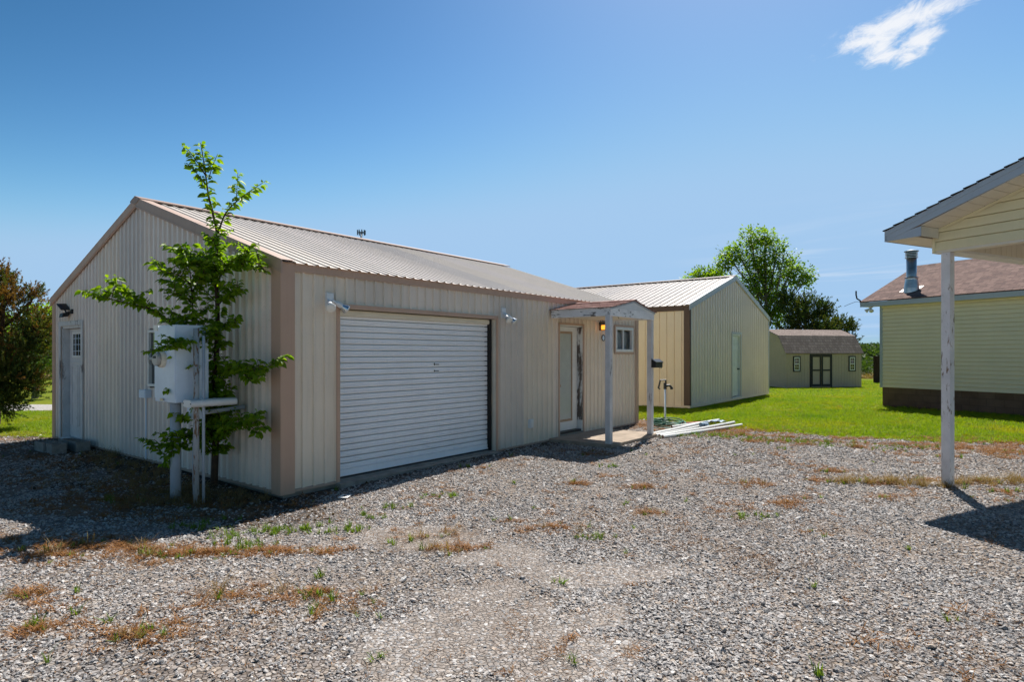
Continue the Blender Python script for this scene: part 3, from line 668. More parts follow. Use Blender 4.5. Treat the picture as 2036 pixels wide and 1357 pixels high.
mb = MB(); mb.tube([(.06, -.04, -.2), (.06, -.04, 1.80)], .016, 10); mb.build('conduit', 'grey_pipe', t, smooth=True)
mb = MB(); n = 20; prof = []
for k in range(n+1):
    a = math.pi*k/n-math.pi/2; prof.append((.055+.04*math.cos(a), .04*math.sin(a)))
for k in range(n+1):
    a = math.pi*k/n+math.pi/2; prof.append((-.055+.04*math.cos(a), .04*math.sin(a)))
mb.prism([(-.10, -.03+p, 1.06+q) for p, q in prof], (.50, 0, 0))
for x in (.0, .12, .20): mb.prism([(x, -.03+p*1.03, 1.06+q*1.06) for p, q in prof], (.02, 0, 0))
cov = mb.build('cover', 'plastic', t)
mb = MB(); mb.prism([(-.112, -.03+p, 1.06+q) for p, q in prof], (.012, 0, 0))
for p in (-.085, .085): mb.tube([(-.118, -.03+p, 1.06), (-.112, -.03+p, 1.06)], .006, 8, True, 1)
mb.build('end_cap', ['plastic', 'black'], cov)

# ------------------------------------------------------------------ porch
po = thing('porch_canopy', 'small gabled porch canopy with peeling white beams and red brown shingles', 'porch', b1(6.2, -.6), A1)
Y0, Y1 = -.018+.6, -1.27+.6          # local y : wall side and front
XL, XR, XC = 5.36-6.2, 7.05-6.2, 0.0
zb, ze, zp = 2.250, 2.398, 2.560
MB().box(XL, XL+.045, Y1+.03, Y0-.02, zb, ze).build('side_beam', 'peel_heavy', po)
MB().box(XR-.045, XR, Y1+.03, Y0-.02, zb, ze).build('side_beam', 'peel_heavy', po)
mb = MB(); mb.prism([(XL-.002, Y1+.03, zb-.004), (XR+.002, Y1+.03, zb-.004), (XR+.002, Y1+.03, ze-.01), (XL-.002, Y1+.03, ze-.01)], (0, -.03, 0)); mb.build('front_beam', 'peel_front', po)
mb = MB(); mb.prism([(XL+.02, Y1+.012, ze-.008), (XR-.02, Y1+.012, ze-.008), (XC, Y1+.012, zp-.012)], (0, -.012, 0)); mb.build('gable_panel', 'plastic', po)
sl = (zp-ze)/(XC-XL)
mb = MB()
for sg, xe in ((-1, XL-.02), (1, XR+.02)):
    zz = zp-sl*abs(xe-XC)
    mb.prism([(XC, Y1-.012, zp-.005), (xe, Y1-.012, zz-.005), (xe, Y1-.012, zz-.035), (XC, Y1-.012, zp-.035)], (0, .02, 0))
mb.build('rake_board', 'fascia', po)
mb = MB()
for sg, xe in ((-1, XL-.05), (1, XR+.06)):
    K = 5
    for k in range(K):
        xa = XC+(xe-XC)*(k/K); xb = XC+(xe-XC)*((k+1)/K); za = zp-sl*abs(xa-XC); zb_ = zp-sl*abs(xb-XC)
        mb.prism([(xa, Y1-.035, za+.004), (xb, Y1-.035-.01*(k % 2), zb_+.016), (xb, Y0, zb_+.016), (xa, Y0, za+.004)], (0, 0, -.012))
mb.prism([(XC-.10, Y1-.04, zp-.10*sl+.022), (XC, Y1-.04, zp+.024), (XC+.10, Y1-.04, zp-.10*sl+.022), (XC, Y1-.04, zp+.012)], (0, Y0-Y1+.02, 0))
mb.build('roof', 'shingle_porch', po)
MB().box(XL+.045, XR-.045, Y1+.03, Y0-.02, zb+.03, zb+.045).build('ceiling', 'soffit', po)
for x, y in ((5.40-6.2, -1.20+.6), (7.03-6.2, -1.20+.6)):
    MB().box(x-.048, x+.048, y-.048, y+.048, -.02, zb+.03).build('post', 'peel_post', po, bevel=.004)
mb = MB(); mb.tube([(-.45, Y1+.08, zb+.03), (-.45, Y1+.08, zb-.01), (-.435, Y1+.08, zb-.03), (-.42, Y1+.08, zb-.02)], .004, 6); mb.build('hook', 'black', po)
pad = MB().box(5.30, 7.25, -1.30, -.03, -.25, .062).build('porch_slab', 'pad', None, bevel=.012)
pad.location = b1(0, 0); pad.rotation_euler = (0, 0, A1); tag(pad, kind='structure')
mbx = thing('mailbox', 'black metal mailbox fixed to the right porch post', 'mailbox', b1(7.12, -1.252, 1.41), A1)
mb = MB(); mb.prism([(-.16, 0, -.075), (-.16, -.09, -.075), (-.16, -.09, .03), (-.16, -.02, .075), (-.16, 0, .075)], (.32, 0, 0)); mb.build('body', 'black', mbx, bevel=.004)
mb = MB(); mb.prism([(-.165, .0, .082), (-.165, -.02, .082), (-.165, -.098, .030), (-.165, -.098, .012), (-.165, -.10, .012), (-.165, -.102, .034), (-.165, -.02, .090), (-.165, 0, .090)], (.33, 0, 0)); mb.build('lid', 'black', mbx)
mb = MB(); mb.tube([(-.05, -.10, -.06), (-.05, -.12, -.085), (.05, -.12, -.085), (.05, -.10, -.06)], .004, 6); mb.build('newspaper_hook', 'black', mbx)

# ------------------------------------------------------------------ concrete blocks by the side door
def block(label, x, y, rz, z):
    t = thing('concrete_block', label, 'concrete block', b1(x, y, z), A1+rz, 'hollow concrete blocks at the side door')
    mb = MB(); L, W, Hh, w = .40, .20, .20, .032
    mb.box(-L/2, L/2, -W/2, -W/2+w, 0, Hh); mb.box(-L/2, L/2, W/2-w, W/2, 0, Hh)
    for x0 in (-L/2, -w/2, L/2-w): mb.box(x0, x0+w, -W/2+w, W/2-w, 0, Hh-.001)
    mb.build('body', 'block', t)
    for sx in (-1, 1):
        a, b_ = sorted((sx*(w/2+.001), sx*(L/2-w-.001)))
        MB().box(a, b_, -W/2+w+.001, W/2-w-.001, .0, .03).build('core', 'dark', t)
block('hollow concrete block lying farthest from the side door, front left of the step', -.62, 5.95, R(92), -.05)
block('hollow concrete block in front of the white side door, right of the first', -.58, 5.62, R(88), -.05)
block('hollow concrete block tight against the side door threshold', -.28, 5.98, R(92), -.05)
block('hollow concrete block against the gable just right of the side door', -.26, 5.62, R(91), -.05)
t = thing('cover_plate', 'white two slot cover plate lying on the gravel by the roller door', 'cover plate', b1(.46, -.52, gz1(-1.92, 6.97)+.02), A1+.6)
mb = MB(); mb.box(-.075, .075, -.055, .055, 0, .008); mb.build('plate', 'white', t, bevel=.003)
mb = MB(); mb.box(-.035, -.006, -.016, .016, .0075, .0095); mb.box(.006, .035, -.016, .016, .0075, .0095); mb.build('slot', 'dark', t)

# ------------------------------------------------------------------ second metal building
O2 = (5.07, 17.5)
def b2(x, y, z=0.0): return (O2[0]+C1*x-S1*y, O2[1]+S1*x+C1*y, z)
W2, D2, E2, RS2 = 8.0, 10.0, 3.02, .298
sh2 = thing('metal_barn', 'second metal building with pale green gable and dark brown corner trim', 'metal building', b2(0, 0), A1)
def rz2(x): return E2+RS2*min(x, W2-x)
B2Z = .10
prof2 = rib_profile(W2, .2286, .14, .075, .034, .0)
dr = (3.66, 4.55, -1, 2.27)
panel(prof2, B2Z, lambda s: rz2(s)-.012, [dr], mpA, breaks=[W2/2]).build('wall', 'gable2', sh2)
prof2b = rib_profile(D2, .2286, .022, .008, -.022, .1)
panel(prof2b, B2Z, lambda s: E2-.01, [], lambda s, d, z: (-d, s, z)).build('wall', 'wall2', sh2)
mb = MB(); mb.quad((W2, 0, B2Z), (W2, D2, B2Z), (W2, D2, E2), (W2, 0, E2)); mb.quad((0, D2, B2Z), (W2, D2, B2Z), (W2, D2, E2), (0, D2, E2)); mb.add([(0, D2, E2), (W2, D2, E2), (W2/2, D2, rz2(W2/2))], [(0, 1, 2)])
mb.build('wall', 'wall2', sh2)
mb = MB(); pr2 = rib_profile(D2, .2286, .05, .024, .02, .05)
for sg in (0, 1):
    xa = -.10 if sg == 0 else W2+.10
    roof_sheet(pr2, xa, E2-RS2*.10, W2/2, rz2(W2/2), lambda s, x, z: (x, s, z), mb)
for k in range(0, 43, 1):
    for xx in (.3, 1.4, 2.5, 3.6):
        s = .2286*k+.09
        mb.box(xx-.01, xx+.01, s-.01, s+.01, E2+RS2*xx, E2+RS2*xx+.008, 1)
r2 = mb.build('roof', ['roof2', 'rust'], sh2)
mb = MB(); zc = rz2(W2/2)+.05
for sg in (-1, 1): mb.prism([(W2/2, -.06, zc), (W2/2, D2+.05, zc), (W2/2+sg*.17, D2+.05, zc-.17*RS2), (W2/2+sg*.17, -.06, zc-.17*RS2)], (0, 0, -.006))
mb.build('ridge_cap', 'brown', r2)
for sg in (0, 1):
    mb = MB(); xa, xb = (-.11, W2/2) if sg == 0 else (W2+.11, W2/2)
    za, zb2 = E2-RS2*.11+.03, rz2(W2/2)+.03
    mb.prism([(xa, -.062, za), (xb, -.062, zb2), (xb, -.062, zb2-.17), (xa, -.062, za-.17)], (0, .013, 0))
    mb.prism([(xa, -.049, za), (xb, -.049, zb2), (xb, .10, zb2), (xa, .10, za)], (0, 0, -.005))
    mb.prism([(xa, -.062, za-.13), (xb, -.062, zb2-.13), (xb, -.062, zb2-.14), (xa, -.062, za-.14)], (0, -.006, 0))
    mb.build('rake_trim', 'white_trim', sh2)
MB().box(-.045, -.026, .15, D2, 2.84, E2-RS2*.1+.01).build('eave_trim', 'brown', sh2)
mb = MB(); mb.box(-.04, -.0155, -.047, .14, B2Z-.02, E2-.05); mb.box(-.04, .05, -.047, -.0355, B2Z-.02, E2-.06); mb.build('corner_trim', 'brown', sh2)
mb = MB(); mb.box(W2-.07, W2+.03, -.047, -.0355, B2Z-.02, E2-.06); mb.build('corner_trim', 'white_trim', sh2)
mb = MB(); mb.box(-.03, W2, -.055, -.001, B2Z-.06, B2Z+.01); mb.box(-.05, -.001, -.05, D2, B2Z-.06, B2Z+.01); mb.build('base_trim', 'wall2', sh2)
mb = MB(); mb.box(.10, W2-.1, .15, .28, -.5, B2Z-.061)
for k in range(12): mb.box(.15+k*.69, .25+k*.69, .02, .14, B2Z-.26, B2Z-.061)
mb.box(.12, .25, .30, D2, -.5, B2Z-.061); mb.build('skid', 'dark', sh2)
d2 = MB().box(3.72, 4.49, .035, .075, .16, 2.20).build('door', 'plastic', sh2, bevel=.004)
mb = MB()
for x0, x1 in ((3.80, 4.06), (4.15, 4.41)):
    for z0, z1 in ((.30, .98), (1.15, 1.75), (1.87, 2.10)):
        for bx in ((x0, x1, .028, .0345, z0, z0+.02), (x0, x1, .028, .0345, z1-.02, z1), (x0, x0+.02, .028, .0345, z0+.02, z1-.02), (x1-.02, x1, .028, .0345, z0+.02, z1-.02)): mb.box(*bx)
mb.build('door_panel', 'plastic', d2)
mb = MB(); mb.lathe([(0, .028), (.01, .03), (.03, .012), (.045, .026), (.065, .028), (.075, .01)], (4.42, .035, 1.08), (0, -1, 0), 12); mb.build('handle', 'black', d2, smooth=True)
mb = MB(); mb.box(3.665, 3.715, -.024, .09, .13, 2.26); mb.box(4.495, 4.545, -.024, .09, .13, 2.26); mb.box(3.715, 4.495, -.024, .09, 2.205, 2.26); mb.build('door_jamb', 'white', sh2)
mb = MB(); mb.box(3.60, 3.664, -.05, -.0355, .08, 2.33); mb.box(4.546, 4.61, -.05, -.0355, .08, 2.33); mb.box(3.664, 4.546, -.05, -.0355, 2.262, 2.33); mb.build('door_casing', 'white_trim', sh2)
MB().box(3.67, 4.54, -.045, .09, .06, .128).build('threshold', 'white', sh2)
MB().box(3.5, 4.7, .1, .12, 0, 2.4).build('door_backing', 'dark', sh2)

# ------------------------------------------------------------------ gambrel shed
AS = R(12); OS = (16.57, 37.0, -.52)
shd = thing('garden_shed', 'taupe barn style shed with gambrel roof and black trimmed double door', 'shed', OS, AS)
WS, DS, ES = 5.34, 3.66, 2.13
gam = [(-.12, ES-.03), (.60, ES+1.08), (DS/2, ES+1.50), (DS-.60, ES+1.08), (DS+.12, ES-.03)]
mb = MB(); prs = rib_profile(WS, .2, .028, .012, -.012, .0)
panel(prs, .06, lambda s: ES, [], mpA, mb).build('wall', 'shed', shd)
def gz_g(y): return float(np.interp(y, [p[0] for p in gam], [p[1] for p in gam]))-.03
mb = MB(); prg = rib_profile(DS, .2, .028, .012, -.012, .05)
panel(prg, .06, lambda s: gz_g(s), [], lambda s, d, z: (-d, s, z), mb, [p[0] for p in gam]); panel(prg, .06, lambda s: gz_g(s), [], lambda s, d, z: (WS+d, s, z), mb, [p[0] for p in gam])
mb.quad((0, DS, 0), (WS, DS, 0), (WS, DS, ES), (0, DS, ES)); mb.box(-.012, -.002, 0, DS, ES-.06, ES+.0); mb.build('wall', 'shed', shd)
MB().box(.05, WS-.05, .05, DS-.05, -.6, .06).build('skid', 'dark', shd)
mb = MB()
for (a, b) in zip(gam, gam[1:]): mb.prism([(-.08, a[0], a[1]+.01), (WS+.08, a[0], a[1]+.01), (WS+.08, b[0], b[1]+.01), (-.08, b[0], b[1]+.01)], (0, 0, .035))
mb.build('roof', 'shingle_shed', shd)
for xx in (-.085, WS+.065):
    mb = MB()
    for (a, b) in zip(gam, gam[1:]): mb.prism([(xx, a[0], a[1]), (xx, b[0], b[1]), (xx, b[0], b[1]-.07), (xx, a[0], a[1]-.07)], (.02, 0, 0))
    mb.build('rake_board', 'shed', shd)
xd = 1.66; wd = 1.50
for k in range(2):
    x0 = xd+.09+k*(wd/2-.03); x1 = x0+wd/2-.075
    dl = MB().box(x0, x1, -.03, -.012, .12, 2.02).build('door', 'shed', shd)
    mb = MB()
    for bx in ((x0, x1, -.05, -.031, .12, .26), (x0, x1, -.05, -.031, 1.92, 2.02), (x0, x1, -.05, -.031, 1.06, 1.16), (x0, x0+.09, -.052, -.031, .26, 1.92), (x1-.09, x1, -.052, -.031, .26, 1.92)): mb.box(*bx)
    mb.build('door_frame', 'shed_trim', dl)
mb = MB(); mb.box(xd, xd+.085, -.035, -.001, .04, 2.10); mb.box(xd+wd-.03, xd+wd+.055, -.035, -.001, .04, 2.10); mb.box(xd+.085, xd+wd-.03, -.035, -.001, 2.03, 2.10); mb.build('door_casing', 'shed_trim', shd)
for x0 in (.50, 4.40):
    fr_ = MB()
    for bx in ((x0, x0+.50, -.04, -.001, 1.02, 1.09), (x0, x0+.50, -.04, -.001, 1.91, 1.98), (x0, x0+.07, -.04, -.001, 1.09, 1.91), (x0+.43, x0+.50, -.04, -.001, 1.09, 1.91)): fr_.box(*bx)
    w_ = fr_.build('window', 'shed_trim', shd)
    mb = MB()
    for bx in ((x0+.07, x0+.43, -.045, -.01, 1.09, 1.14), (x0+.07, x0+.43, -.045, -.01, 1.86, 1.91), (x0+.07, x0+.11, -.045, -.01, 1.14, 1.86), (x0+.39, x0+.43, -.045, -.01, 1.14, 1.86), (x0+.11, x0+.39, -.04, -.01, 1.475, 1.52),
               (x0+.245, x0+.255, -.032, -.01, 1.14, 1.475), (x0+.245, x0+.255, -.032, -.01, 1.52, 1.86), (x0+.11, x0+.39, -.030, -.01, 1.30, 1.312), (x0+.11, x0+.39, -.030, -.01, 1.685, 1.697)): mb.box(*bx)
    mb.build('sash', 'white', w_)
    MB().box(x0+.11, x0+.39, -.02, -.011, 1.14, 1.86).build('pane', 'glass', w_)
mb = MB(); mb.tube([(-.05, 2.1, 0), (-.05, 2.1, .62), (-.05, 2.02, .66)], .035, 10); mb.tube([(-.06, 1.80, 0), (-.06, 1.80, .30)], .05, 10); mb.box(-.12, -.02, 1.72, 1.86, .28, .42); mb.build('vent_pipe', 'grey_pipe', shd)
# ------------------------------------------------------------------ yellow house
AH = R(-63.04); SH = math.sin(AH); CH = math.cos(AH); OH = (11.3, 18.7)
def hs(x, y, z=0.0): return (OH[0]+CH*x-SH*y, OH[1]+SH*x+CH*y, z)
house = thing('yellow_house', 'pale yellow vinyl sided house with brown shingle roof and block foundation', 'house', hs(0, 0), AH)
LH, DH, EH = 8.0, 5.1, 3.10
mb = MB(); lap(mb, lambda z: .05, lambda z: LH, .585, EH, .1143, .026, mpA)
mb.quad((0.04, .05, .5), (.04, DH, .5), (.04, DH, EH), (.04, .05, EH)); mb.add([(0, 0, EH), (0, DH, EH), (0, DH/2, EH+1.15)], [(0, 1, 2)])
mb.quad((0, DH, .5), (LH, DH, .5), (LH, DH, EH), (0, DH, EH)); mb.quad((LH, 0, .5), (LH, DH, .5), (LH, DH, EH), (LH, 0, EH))
mb.build('wall', 'siding', house)
mb = MB(); mb.box(-.03, .05, -.03, .06, .575, EH-.01); mb.build('corner_trim', 'fascia', house)
n = NT('brown_block_foundation'); v = n.obj(); sx = n.node('ShaderNodeSeparateXYZ', {0: v})
cv = n.node('ShaderNodeCombineXYZ', {0: sx.outputs[0], 1: sx.outputs[2]}).outputs[0]
br = n.node('ShaderNodeTexBrick', {'Vector': cv, 'Color1': (.135, .085, .06, 1), 'Color2': (.18, .12, .085, 1), 'Mortar': (.10, .07, .055, 1), 'Scale': 1.0, 'Mortar Size': .008, 'Brick Width': .4, 'Row Height': .2})
n.bump(n.math('ADD', n.math('MULTIPLY', br.outputs['Fac'], -1), n.math('MULTIPLY', n.noise(v, 40), .4)), .6, .01)
M['found'] = n.fin(n.mix(.3, br.outputs['Color'], vary(n, (.16, .105, .075), .5, scale=3)), .9, 0, .2)
MB().box(.02, LH-.02, .03, DH-.02, -.5, .584).build('foundation', 'found', house)
ye, ze_, yr, zr_ = -.34, 3.185, DH/2, 4.47
mb = MB()
for sg in (0, 1):
    ya = ye if sg == 0 else DH-ye
    mb.prism([(-.47, ya, ze_), (LH+.4, ya, ze_), (LH+.4, yr, zr_), (-.47, yr, zr_)], (0, 0, .03))
hroof = mb.build('roof', 'shingle_house', house)
MB().prism([(-.47, yr-.12, zr_-.02), (-.47, yr, zr_+.05), (-.47, yr+.12, zr_-.02), (-.47, yr, zr_-.01)], (LH+.87, 0, 0)).build('ridge_cap', 'shingle_house', hroof)
mb = MB(); mb.box(-.46, LH+.4, ye+.012, ye+.03, 3.045, ze_-.004); mb.box(-.46, LH+.4, ye+.004, ye+.0115, 3.13, ze_-.004)
for sg in (0, 1):
    ya = ye+.031 if sg == 0 else DH-ye
    za = ze_+(zr_-ze_)*(ya-ye)/(yr-ye) if sg == 0 else ze_
    mb.prism([(-.455, ya, za-.004), (-.455, yr, zr_-.004), (-.455, yr, zr_-.15), (-.455, ya, 3.045)], (.018, 0, 0))
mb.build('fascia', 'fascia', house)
mb = MB(); mb.box(-.43, LH+.38, ye+.031, -.016, 3.05, 3.062); mb.build('soffit', 'soffit', house)
MB().box(.05, LH, -.04, -.028, 2.985, 3.045).build('frieze', 'siding', house)
# stove pipe on the roof
px_, py_ = .72, .30; pz = ze_+(zr_-ze_)*(py_-ye)/(yr-ye)+.03
ch = MB(); ch._lathe([(-.10, .21), (.06, .20), (.30, .165), (.34, .165), (.34, .14)], Vector((px_, py_, pz)), Vector((0, 0, 1)), 28, 0)
ch.prism([(px_-.30, py_-.10, pz-.040), (px_+.22, py_-.10, pz-.040), (px_+.22, py_+.25, pz+.118), (px_-.30, py_+.25, pz+.118)], (0, 0, .006))
ch = ch.build('chimney', 'chrome', hroof, smooth=False)
mb = MB(); mb._lathe([(.30, .135), (.95, .135), (.95, .0)], Vector((px_, py_, pz)), Vector((0, 0, 1)), 28, 0); mb._lathe([(.40, .135), (.37, .19), (.36, .19), (.395, .136)], Vector((px_, py_, pz)), Vector((0, 0, 1)), 28, 0)
mb.build('flue', 'chrome', ch, smooth=True)
mb = MB()
for z, r in ((.955, .17), (1.005, .165), (1.05, .165), (1.095, .165), (1.14, .185)): mb._lathe([(z, r-.03), (z+.016, r-.025), (z+.016, r), (z, r), (z, r-.03)], Vector((px_, py_, pz)), Vector((0, 0, 1)), 24, 0)
mb._lathe([(1.15, .19), (1.165, .19), (1.20, .05), (1.20, 0)], Vector((px_, py_, pz)), Vector((0, 0, 1)), 24, 0)
mb._lathe([(.95, .115), (1.15, .115)], Vector((px_, py_, pz)), Vector((0, 0, 1)), 20, 1)
mb.build('cap', ['chrome', 'black'], ch)
t = thing('flood_light', 'twin flood light hanging under the corner of the yellow house eave', 'flood light', hs(-.20, -.20, 3.048), AH)
mb = MB(); mb._lathe([(0, .06), (-.03, .06), (-.035, 0)], Vector((0, 0, 0)), Vector((0, 0, 1)), 14, 0); mb.build('base', 'plastic', t)
for d in ((-.6, -.5, -.6), (.5, -.6, -.6)):
    d = Vector(d).normalized(); o = Vector((0, 0, -.035)); mb = MB(); mb.tube([o, o+d*.09], .025, 10); mb._lathe([(.08, .03), (.13, .05), (.17, .065), (.175, .0)], o, d, 14, 0); mb.build('bulb', 'bulb', t, smooth=True)
t = thing('antenna_stub', 'dark bent cable stub standing at the yellow house roof corner', 'cable mast', hs(-.44, -.30, 3.2), AH)
mb = MB(); mb.tube([(0, 0, -.03), (-.02, -.02, .05), (-.10, -.06, .12), (-.12, -.07, .24), (-.12, -.07, .36)], .022, 8); mb.build('mast', 'black', t, smooth=True)
mb = MB(); mb.tube([(0, 0, .02), (-.10, -.12, .02), (-.22, -.28, -.06), (-.30, -.38, -.12)], .007, 6); mb.build('cable', 'black', t)

# ------------------------------------------------------------------ carport
OC = (5.27, 7.39)
def cp(x, y, z=0.0): return (OC[0]+CH*x-SH*y, OC[1]+SH*x+CH*y, z)
car = thing('carport', 'yellow gabled carport with white fascia on a rust flecked white post', 'carport', cp(0, 0), AH)
XRG, YD = 2.6, 5.6
def zt(x): return 3.13+.345*((x if x < XRG else 2*XRG-x)+.47)
mb = MB()
for sg in (0, 1):
    xa = -.50 if sg == 0 else 2*XRG+.50; K = 24
    for k in range(K):      # shingle courses, each overlapping the one below
        x0 = xa+(XRG-xa)*k/K; x1 = xa+(XRG-xa)*(k+1)/K; za, zb_ = zt(x0), zt(x1)
        mb.prism([(x0, -.475-.004*(k % 2), za+.018), (x1, -.475-.004*(k % 2), zb_+.004), (x1, YD, zb_+.004), (x0, YD, za+.018)], (0, 0, -.012))
mb.build('roof', 'shingle_port', car)
mb = MB()
for sg in (0, 1):
    f_ = (lambda x: x) if sg == 0 else (lambda x: 2*XRG-x)
    xs = [(-.47), XRG]
    for (o0, o1, yy) in ((-.004, -.062, -.458), (-.062, -.155, -.450)):
        pts = [(f_(-.47), yy, zt(-.47)+o0), (f_(XRG), yy, zt(XRG)+o0), (f_(XRG), yy, zt(XRG)+o1), (f_(-.47), yy, max(zt(-.47)+o1, 3.0))]
        mb.prism(pts, (0, .014, 0))
    mb.box(*sorted((f_(-.484), f_(-.470))), -.46, YD, 2.995, zt(-.47)-.002)
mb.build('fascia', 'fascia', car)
# raked soffit boards and level eave soffit with its boxed return
mb = MB(); x = -.06; k = 0
while x < 2*XRG+.06:
    x1 = min(x+.117, 2*XRG+.06)
    za, zb_ = zt(x)-.150, zt(x1)-.150
    if not (x < XRG < x1): mb.prism([(x, -.435, za), (x1, -.435, zb_), (x1, -.075, zb_), (x, -.075, za)], (0, 0, .008))
    x += .123
mb.prism([(-.40, -.436, zt(-.40)-.135), (XRG, -.436, zt(XRG)-.135), (XRG, -.074, zt(XRG)-.135), (-.40, -.074, zt(-.40)-.135)], (0, 0, .005), 1)
mb.prism([(2*XRG+.40, -.436, zt(-.40)-.135), (XRG, -.436, zt(XRG)-.135), (XRG, -.074, zt(XRG)-.135), (2*XRG+.40, -.074, zt(-.40)-.135)], (0, 0, .005), 1)
for k in range(48): 
    y0 = -.435+.125*k
    mb.box(-.470, -.125, y0, y0+.120, 3.0, 3.008)
mb.box(-.470, -.126, -.43, YD, 3.009, 3.014, 1)
mb.build('soffit', ['soffit', 'door_tan'], car)
mb = MB()
mb.prism([(-.468, -.444, 3.0), (-.06, -.444, 3.0), (-.06, -.444, zt(-.06)-.153), (-.468, -.444, zt(-.468)-.09)], (0, .008, 0))
mb.prism([(-.062, -.436, 3.0), (-.062, -.076, 3.0), (-.062, -.076, zt(-.06)-.153), (-.062, -.436, zt(-.06)-.153)], (-.006, 0, 0), 1)
mb.build('eave_return', ['fascia', 'soffit'], car)
# gable header with lapped siding
mb = MB(); xl = lambda z: max(-.115, (z+.16-3.13)/.345-.47); xr = lambda z: 2*XRG-xl(z)
lap(mb, xl, xr, 2.855, zt(XRG)-.17, .112, .016, lambda s, d, z: (s, -.055-d, z), .007, .025)
mb.build('gable_siding', 'siding_near', car)
MB().prism([(-.115, -.020, 2.855), (2*XRG+.115, -.020, 2.855), (2*XRG+.115, -.020, zt(-.115)-.16), (XRG, -.020, zt(XRG)-.16), (-.115, -.020, zt(-.115)-.16)], (0, .09, 0)).build('gable_header', 'soffit', car)
mb = MB(); mb.box(-.13, 2*XRG+.13, -.062, .075, 2.825, 2.8545); mb.build('header_trim', 'soffit', car)
mb = MB(); mb.box(-.135, -.105, -.078, .07, 2.826, 3.10); mb.box(-.105, -.085, -.076, -.056, 3.075, 3.10)
mb.prism([(-.10, -.078, zt(-.10)-.152), (XRG, -.078, zt(XRG)-.152), (XRG, -.078, zt(XRG)-.182), (-.10, -.078, zt(-.10)-.182)], (0, .008, 0)); mb.build('siding_channel', 'siding_near', car)
# side header : vertical bead boards inside, trim strip along the bottom, ceiling
mb = MB()
for k in range(44):
    y0 = .08+k*.125; mb.box(.055, .067, y0, y0+.119, 2.86, 3.06)
mb.box(-.115, .054, .075, YD, 2.86, 3.06, 1)
mb.build('side_header', ['soffit', 'door_tan'], car)
MB().box(-.118, .075, .076, YD, 2.825, 2.859).build('header_trim', 'white', car)
MB().box(.08, 2*XRG, .08, YD, 3.0605, 3.075).build('ceiling', 'soffit', car)
MB().box(2*XRG-.05, 2*XRG+.115, .075, YD, 2.83, 3.06).build('side_header', 'soffit', car)
for x, y in ((.0, .0), (2*XRG, 0), (0, YD-.1)):
    p = MB().box(x-.05, x+.05, y-.05, y+.05, -.1, 2.824).build('post', 'rust_post', car, bevel=.005)

# ------------------------------------------------------------------ things on the ground near the porch
def lying(name, label, cat, pts, rad, mat, group=None, inner=False):
    P = [Vector((x, y, gz1(x, y)+z)) for x, y, z in pts]
    t = thing(name, label, cat, P[0], 0, group)
    L = [p-P[0] for p in P]; m = (L[0]+L[-1])/2+Vector((0, 0, -.006)); L = [L[0], m, L[-1]]
    mb = MB(); mb.tube(L, rad, 16, False)
    b = mb.build('pipe', mat, t, smooth=True)
    if inner:
        d = (L[1]-L[0]).normalized(); mb = MB(); mb.tube([L[0]+d*.001, L[0]+d*.06], rad*.90, 16, True); mb.build('bore', 'pvc_in', t)
    return t
G_ = 'white plastic pipes lying by the porch'
lying('plastic_pipe', 'longest white plastic pipe, nearest to the gravel side', 'pipe', [(2.845, 11.53, .035), (5.02, 13.36, .05)], .031, 'pvc', G_, True)
lying('plastic_pipe', 'white plastic pipe lying directly behind the longest one', 'pipe', [(2.81, 11.64, .036), (4.93, 13.56, .085)], .031, 'pvc', G_, True)
lying('plastic_pipe', 'white plastic pipe third from the gravel side', 'pipe', [(2.76, 11.74, .036), (4.20, 13.25, .06)], .029, 'pvc', G_, True)
lying('plastic_pipe', 'white plastic pipe fourth from the gravel, its near end nearest the porch post', 'pipe', [(2.72, 11.88, .04), (4.06, 13.28, .09)], .031, 'pvc', G_, True)
lying('plastic_pipe', 'short white plastic pipe crossing behind the others toward the hose', 'pipe', [(3.40, 13.0, .04), (4.70, 13.88, .10)], .030, 'pvc', G_, True)
def zz(x, y, d=0.0): return (x, y, gz1(x, y)+d)
hose = thing('garden_hose', 'coiled green garden hose on the grass beside the water hydrant', 'garden hose', zz(3.50, 13.75))
mb = MB(); pts = []
for k in range(7*26):
    a = 2*math.pi*k/26; q = k/26
    r = .30+.05*math.sin(q*2.3)+.02*math.sin(a*3+q)
    pts.append((r*1.15*math.cos(a)+.03*math.sin(q*5), r*1.45*math.sin(a)+.05*math.cos(q*3.1), .014+.016*q*.9+.01*math.sin(a*2+q*2)))
pts += [(.35, -.35, .03), (.1, -.62, .015), (-.25, -.72, .013), (-.55, -.6, .013)]
mb.tube(pts, .0115, 8); mb.build('coil', 'hose', hose, smooth=True)
hyd = thing('yard_hydrant', 'black handled yard water hydrant on a grey standpipe', 'hydrant', zz(3.62, 14.45), A1-.4)
mb = MB(); mb.tube([(0, 0, -.1), (0, 0, .80)], .024, 12); mb.build('standpipe', 'grey_steel', hyd, smooth=True)
mb = MB(); mb.tube([(0, 0, .77), (0, 0, .92)], [.04, .035], 12); mb.tube([(0, 0, .85), (.10, -.04, .86), (.15, -.06, .80)], [.032, .028, .026], 10); mb.tube([(.145, -.058, .81), (.15, -.06, .765)], .034, 10); mb.build('head', 'black', hyd)
mb = MB(); mb.tube([(.02, 0, .90), (.02, -.0, .985), (-.11, .04, .985), (-.155, .06, .80), (-.12, .05, .775)], .021, 8); mb.build('handle', 'black', hyd)
t = thing('red_rail', 'red metal rail lying in the grass behind the white pipes', 'metal rail', zz(3.80, 13.62), math.atan2(.34, .95))
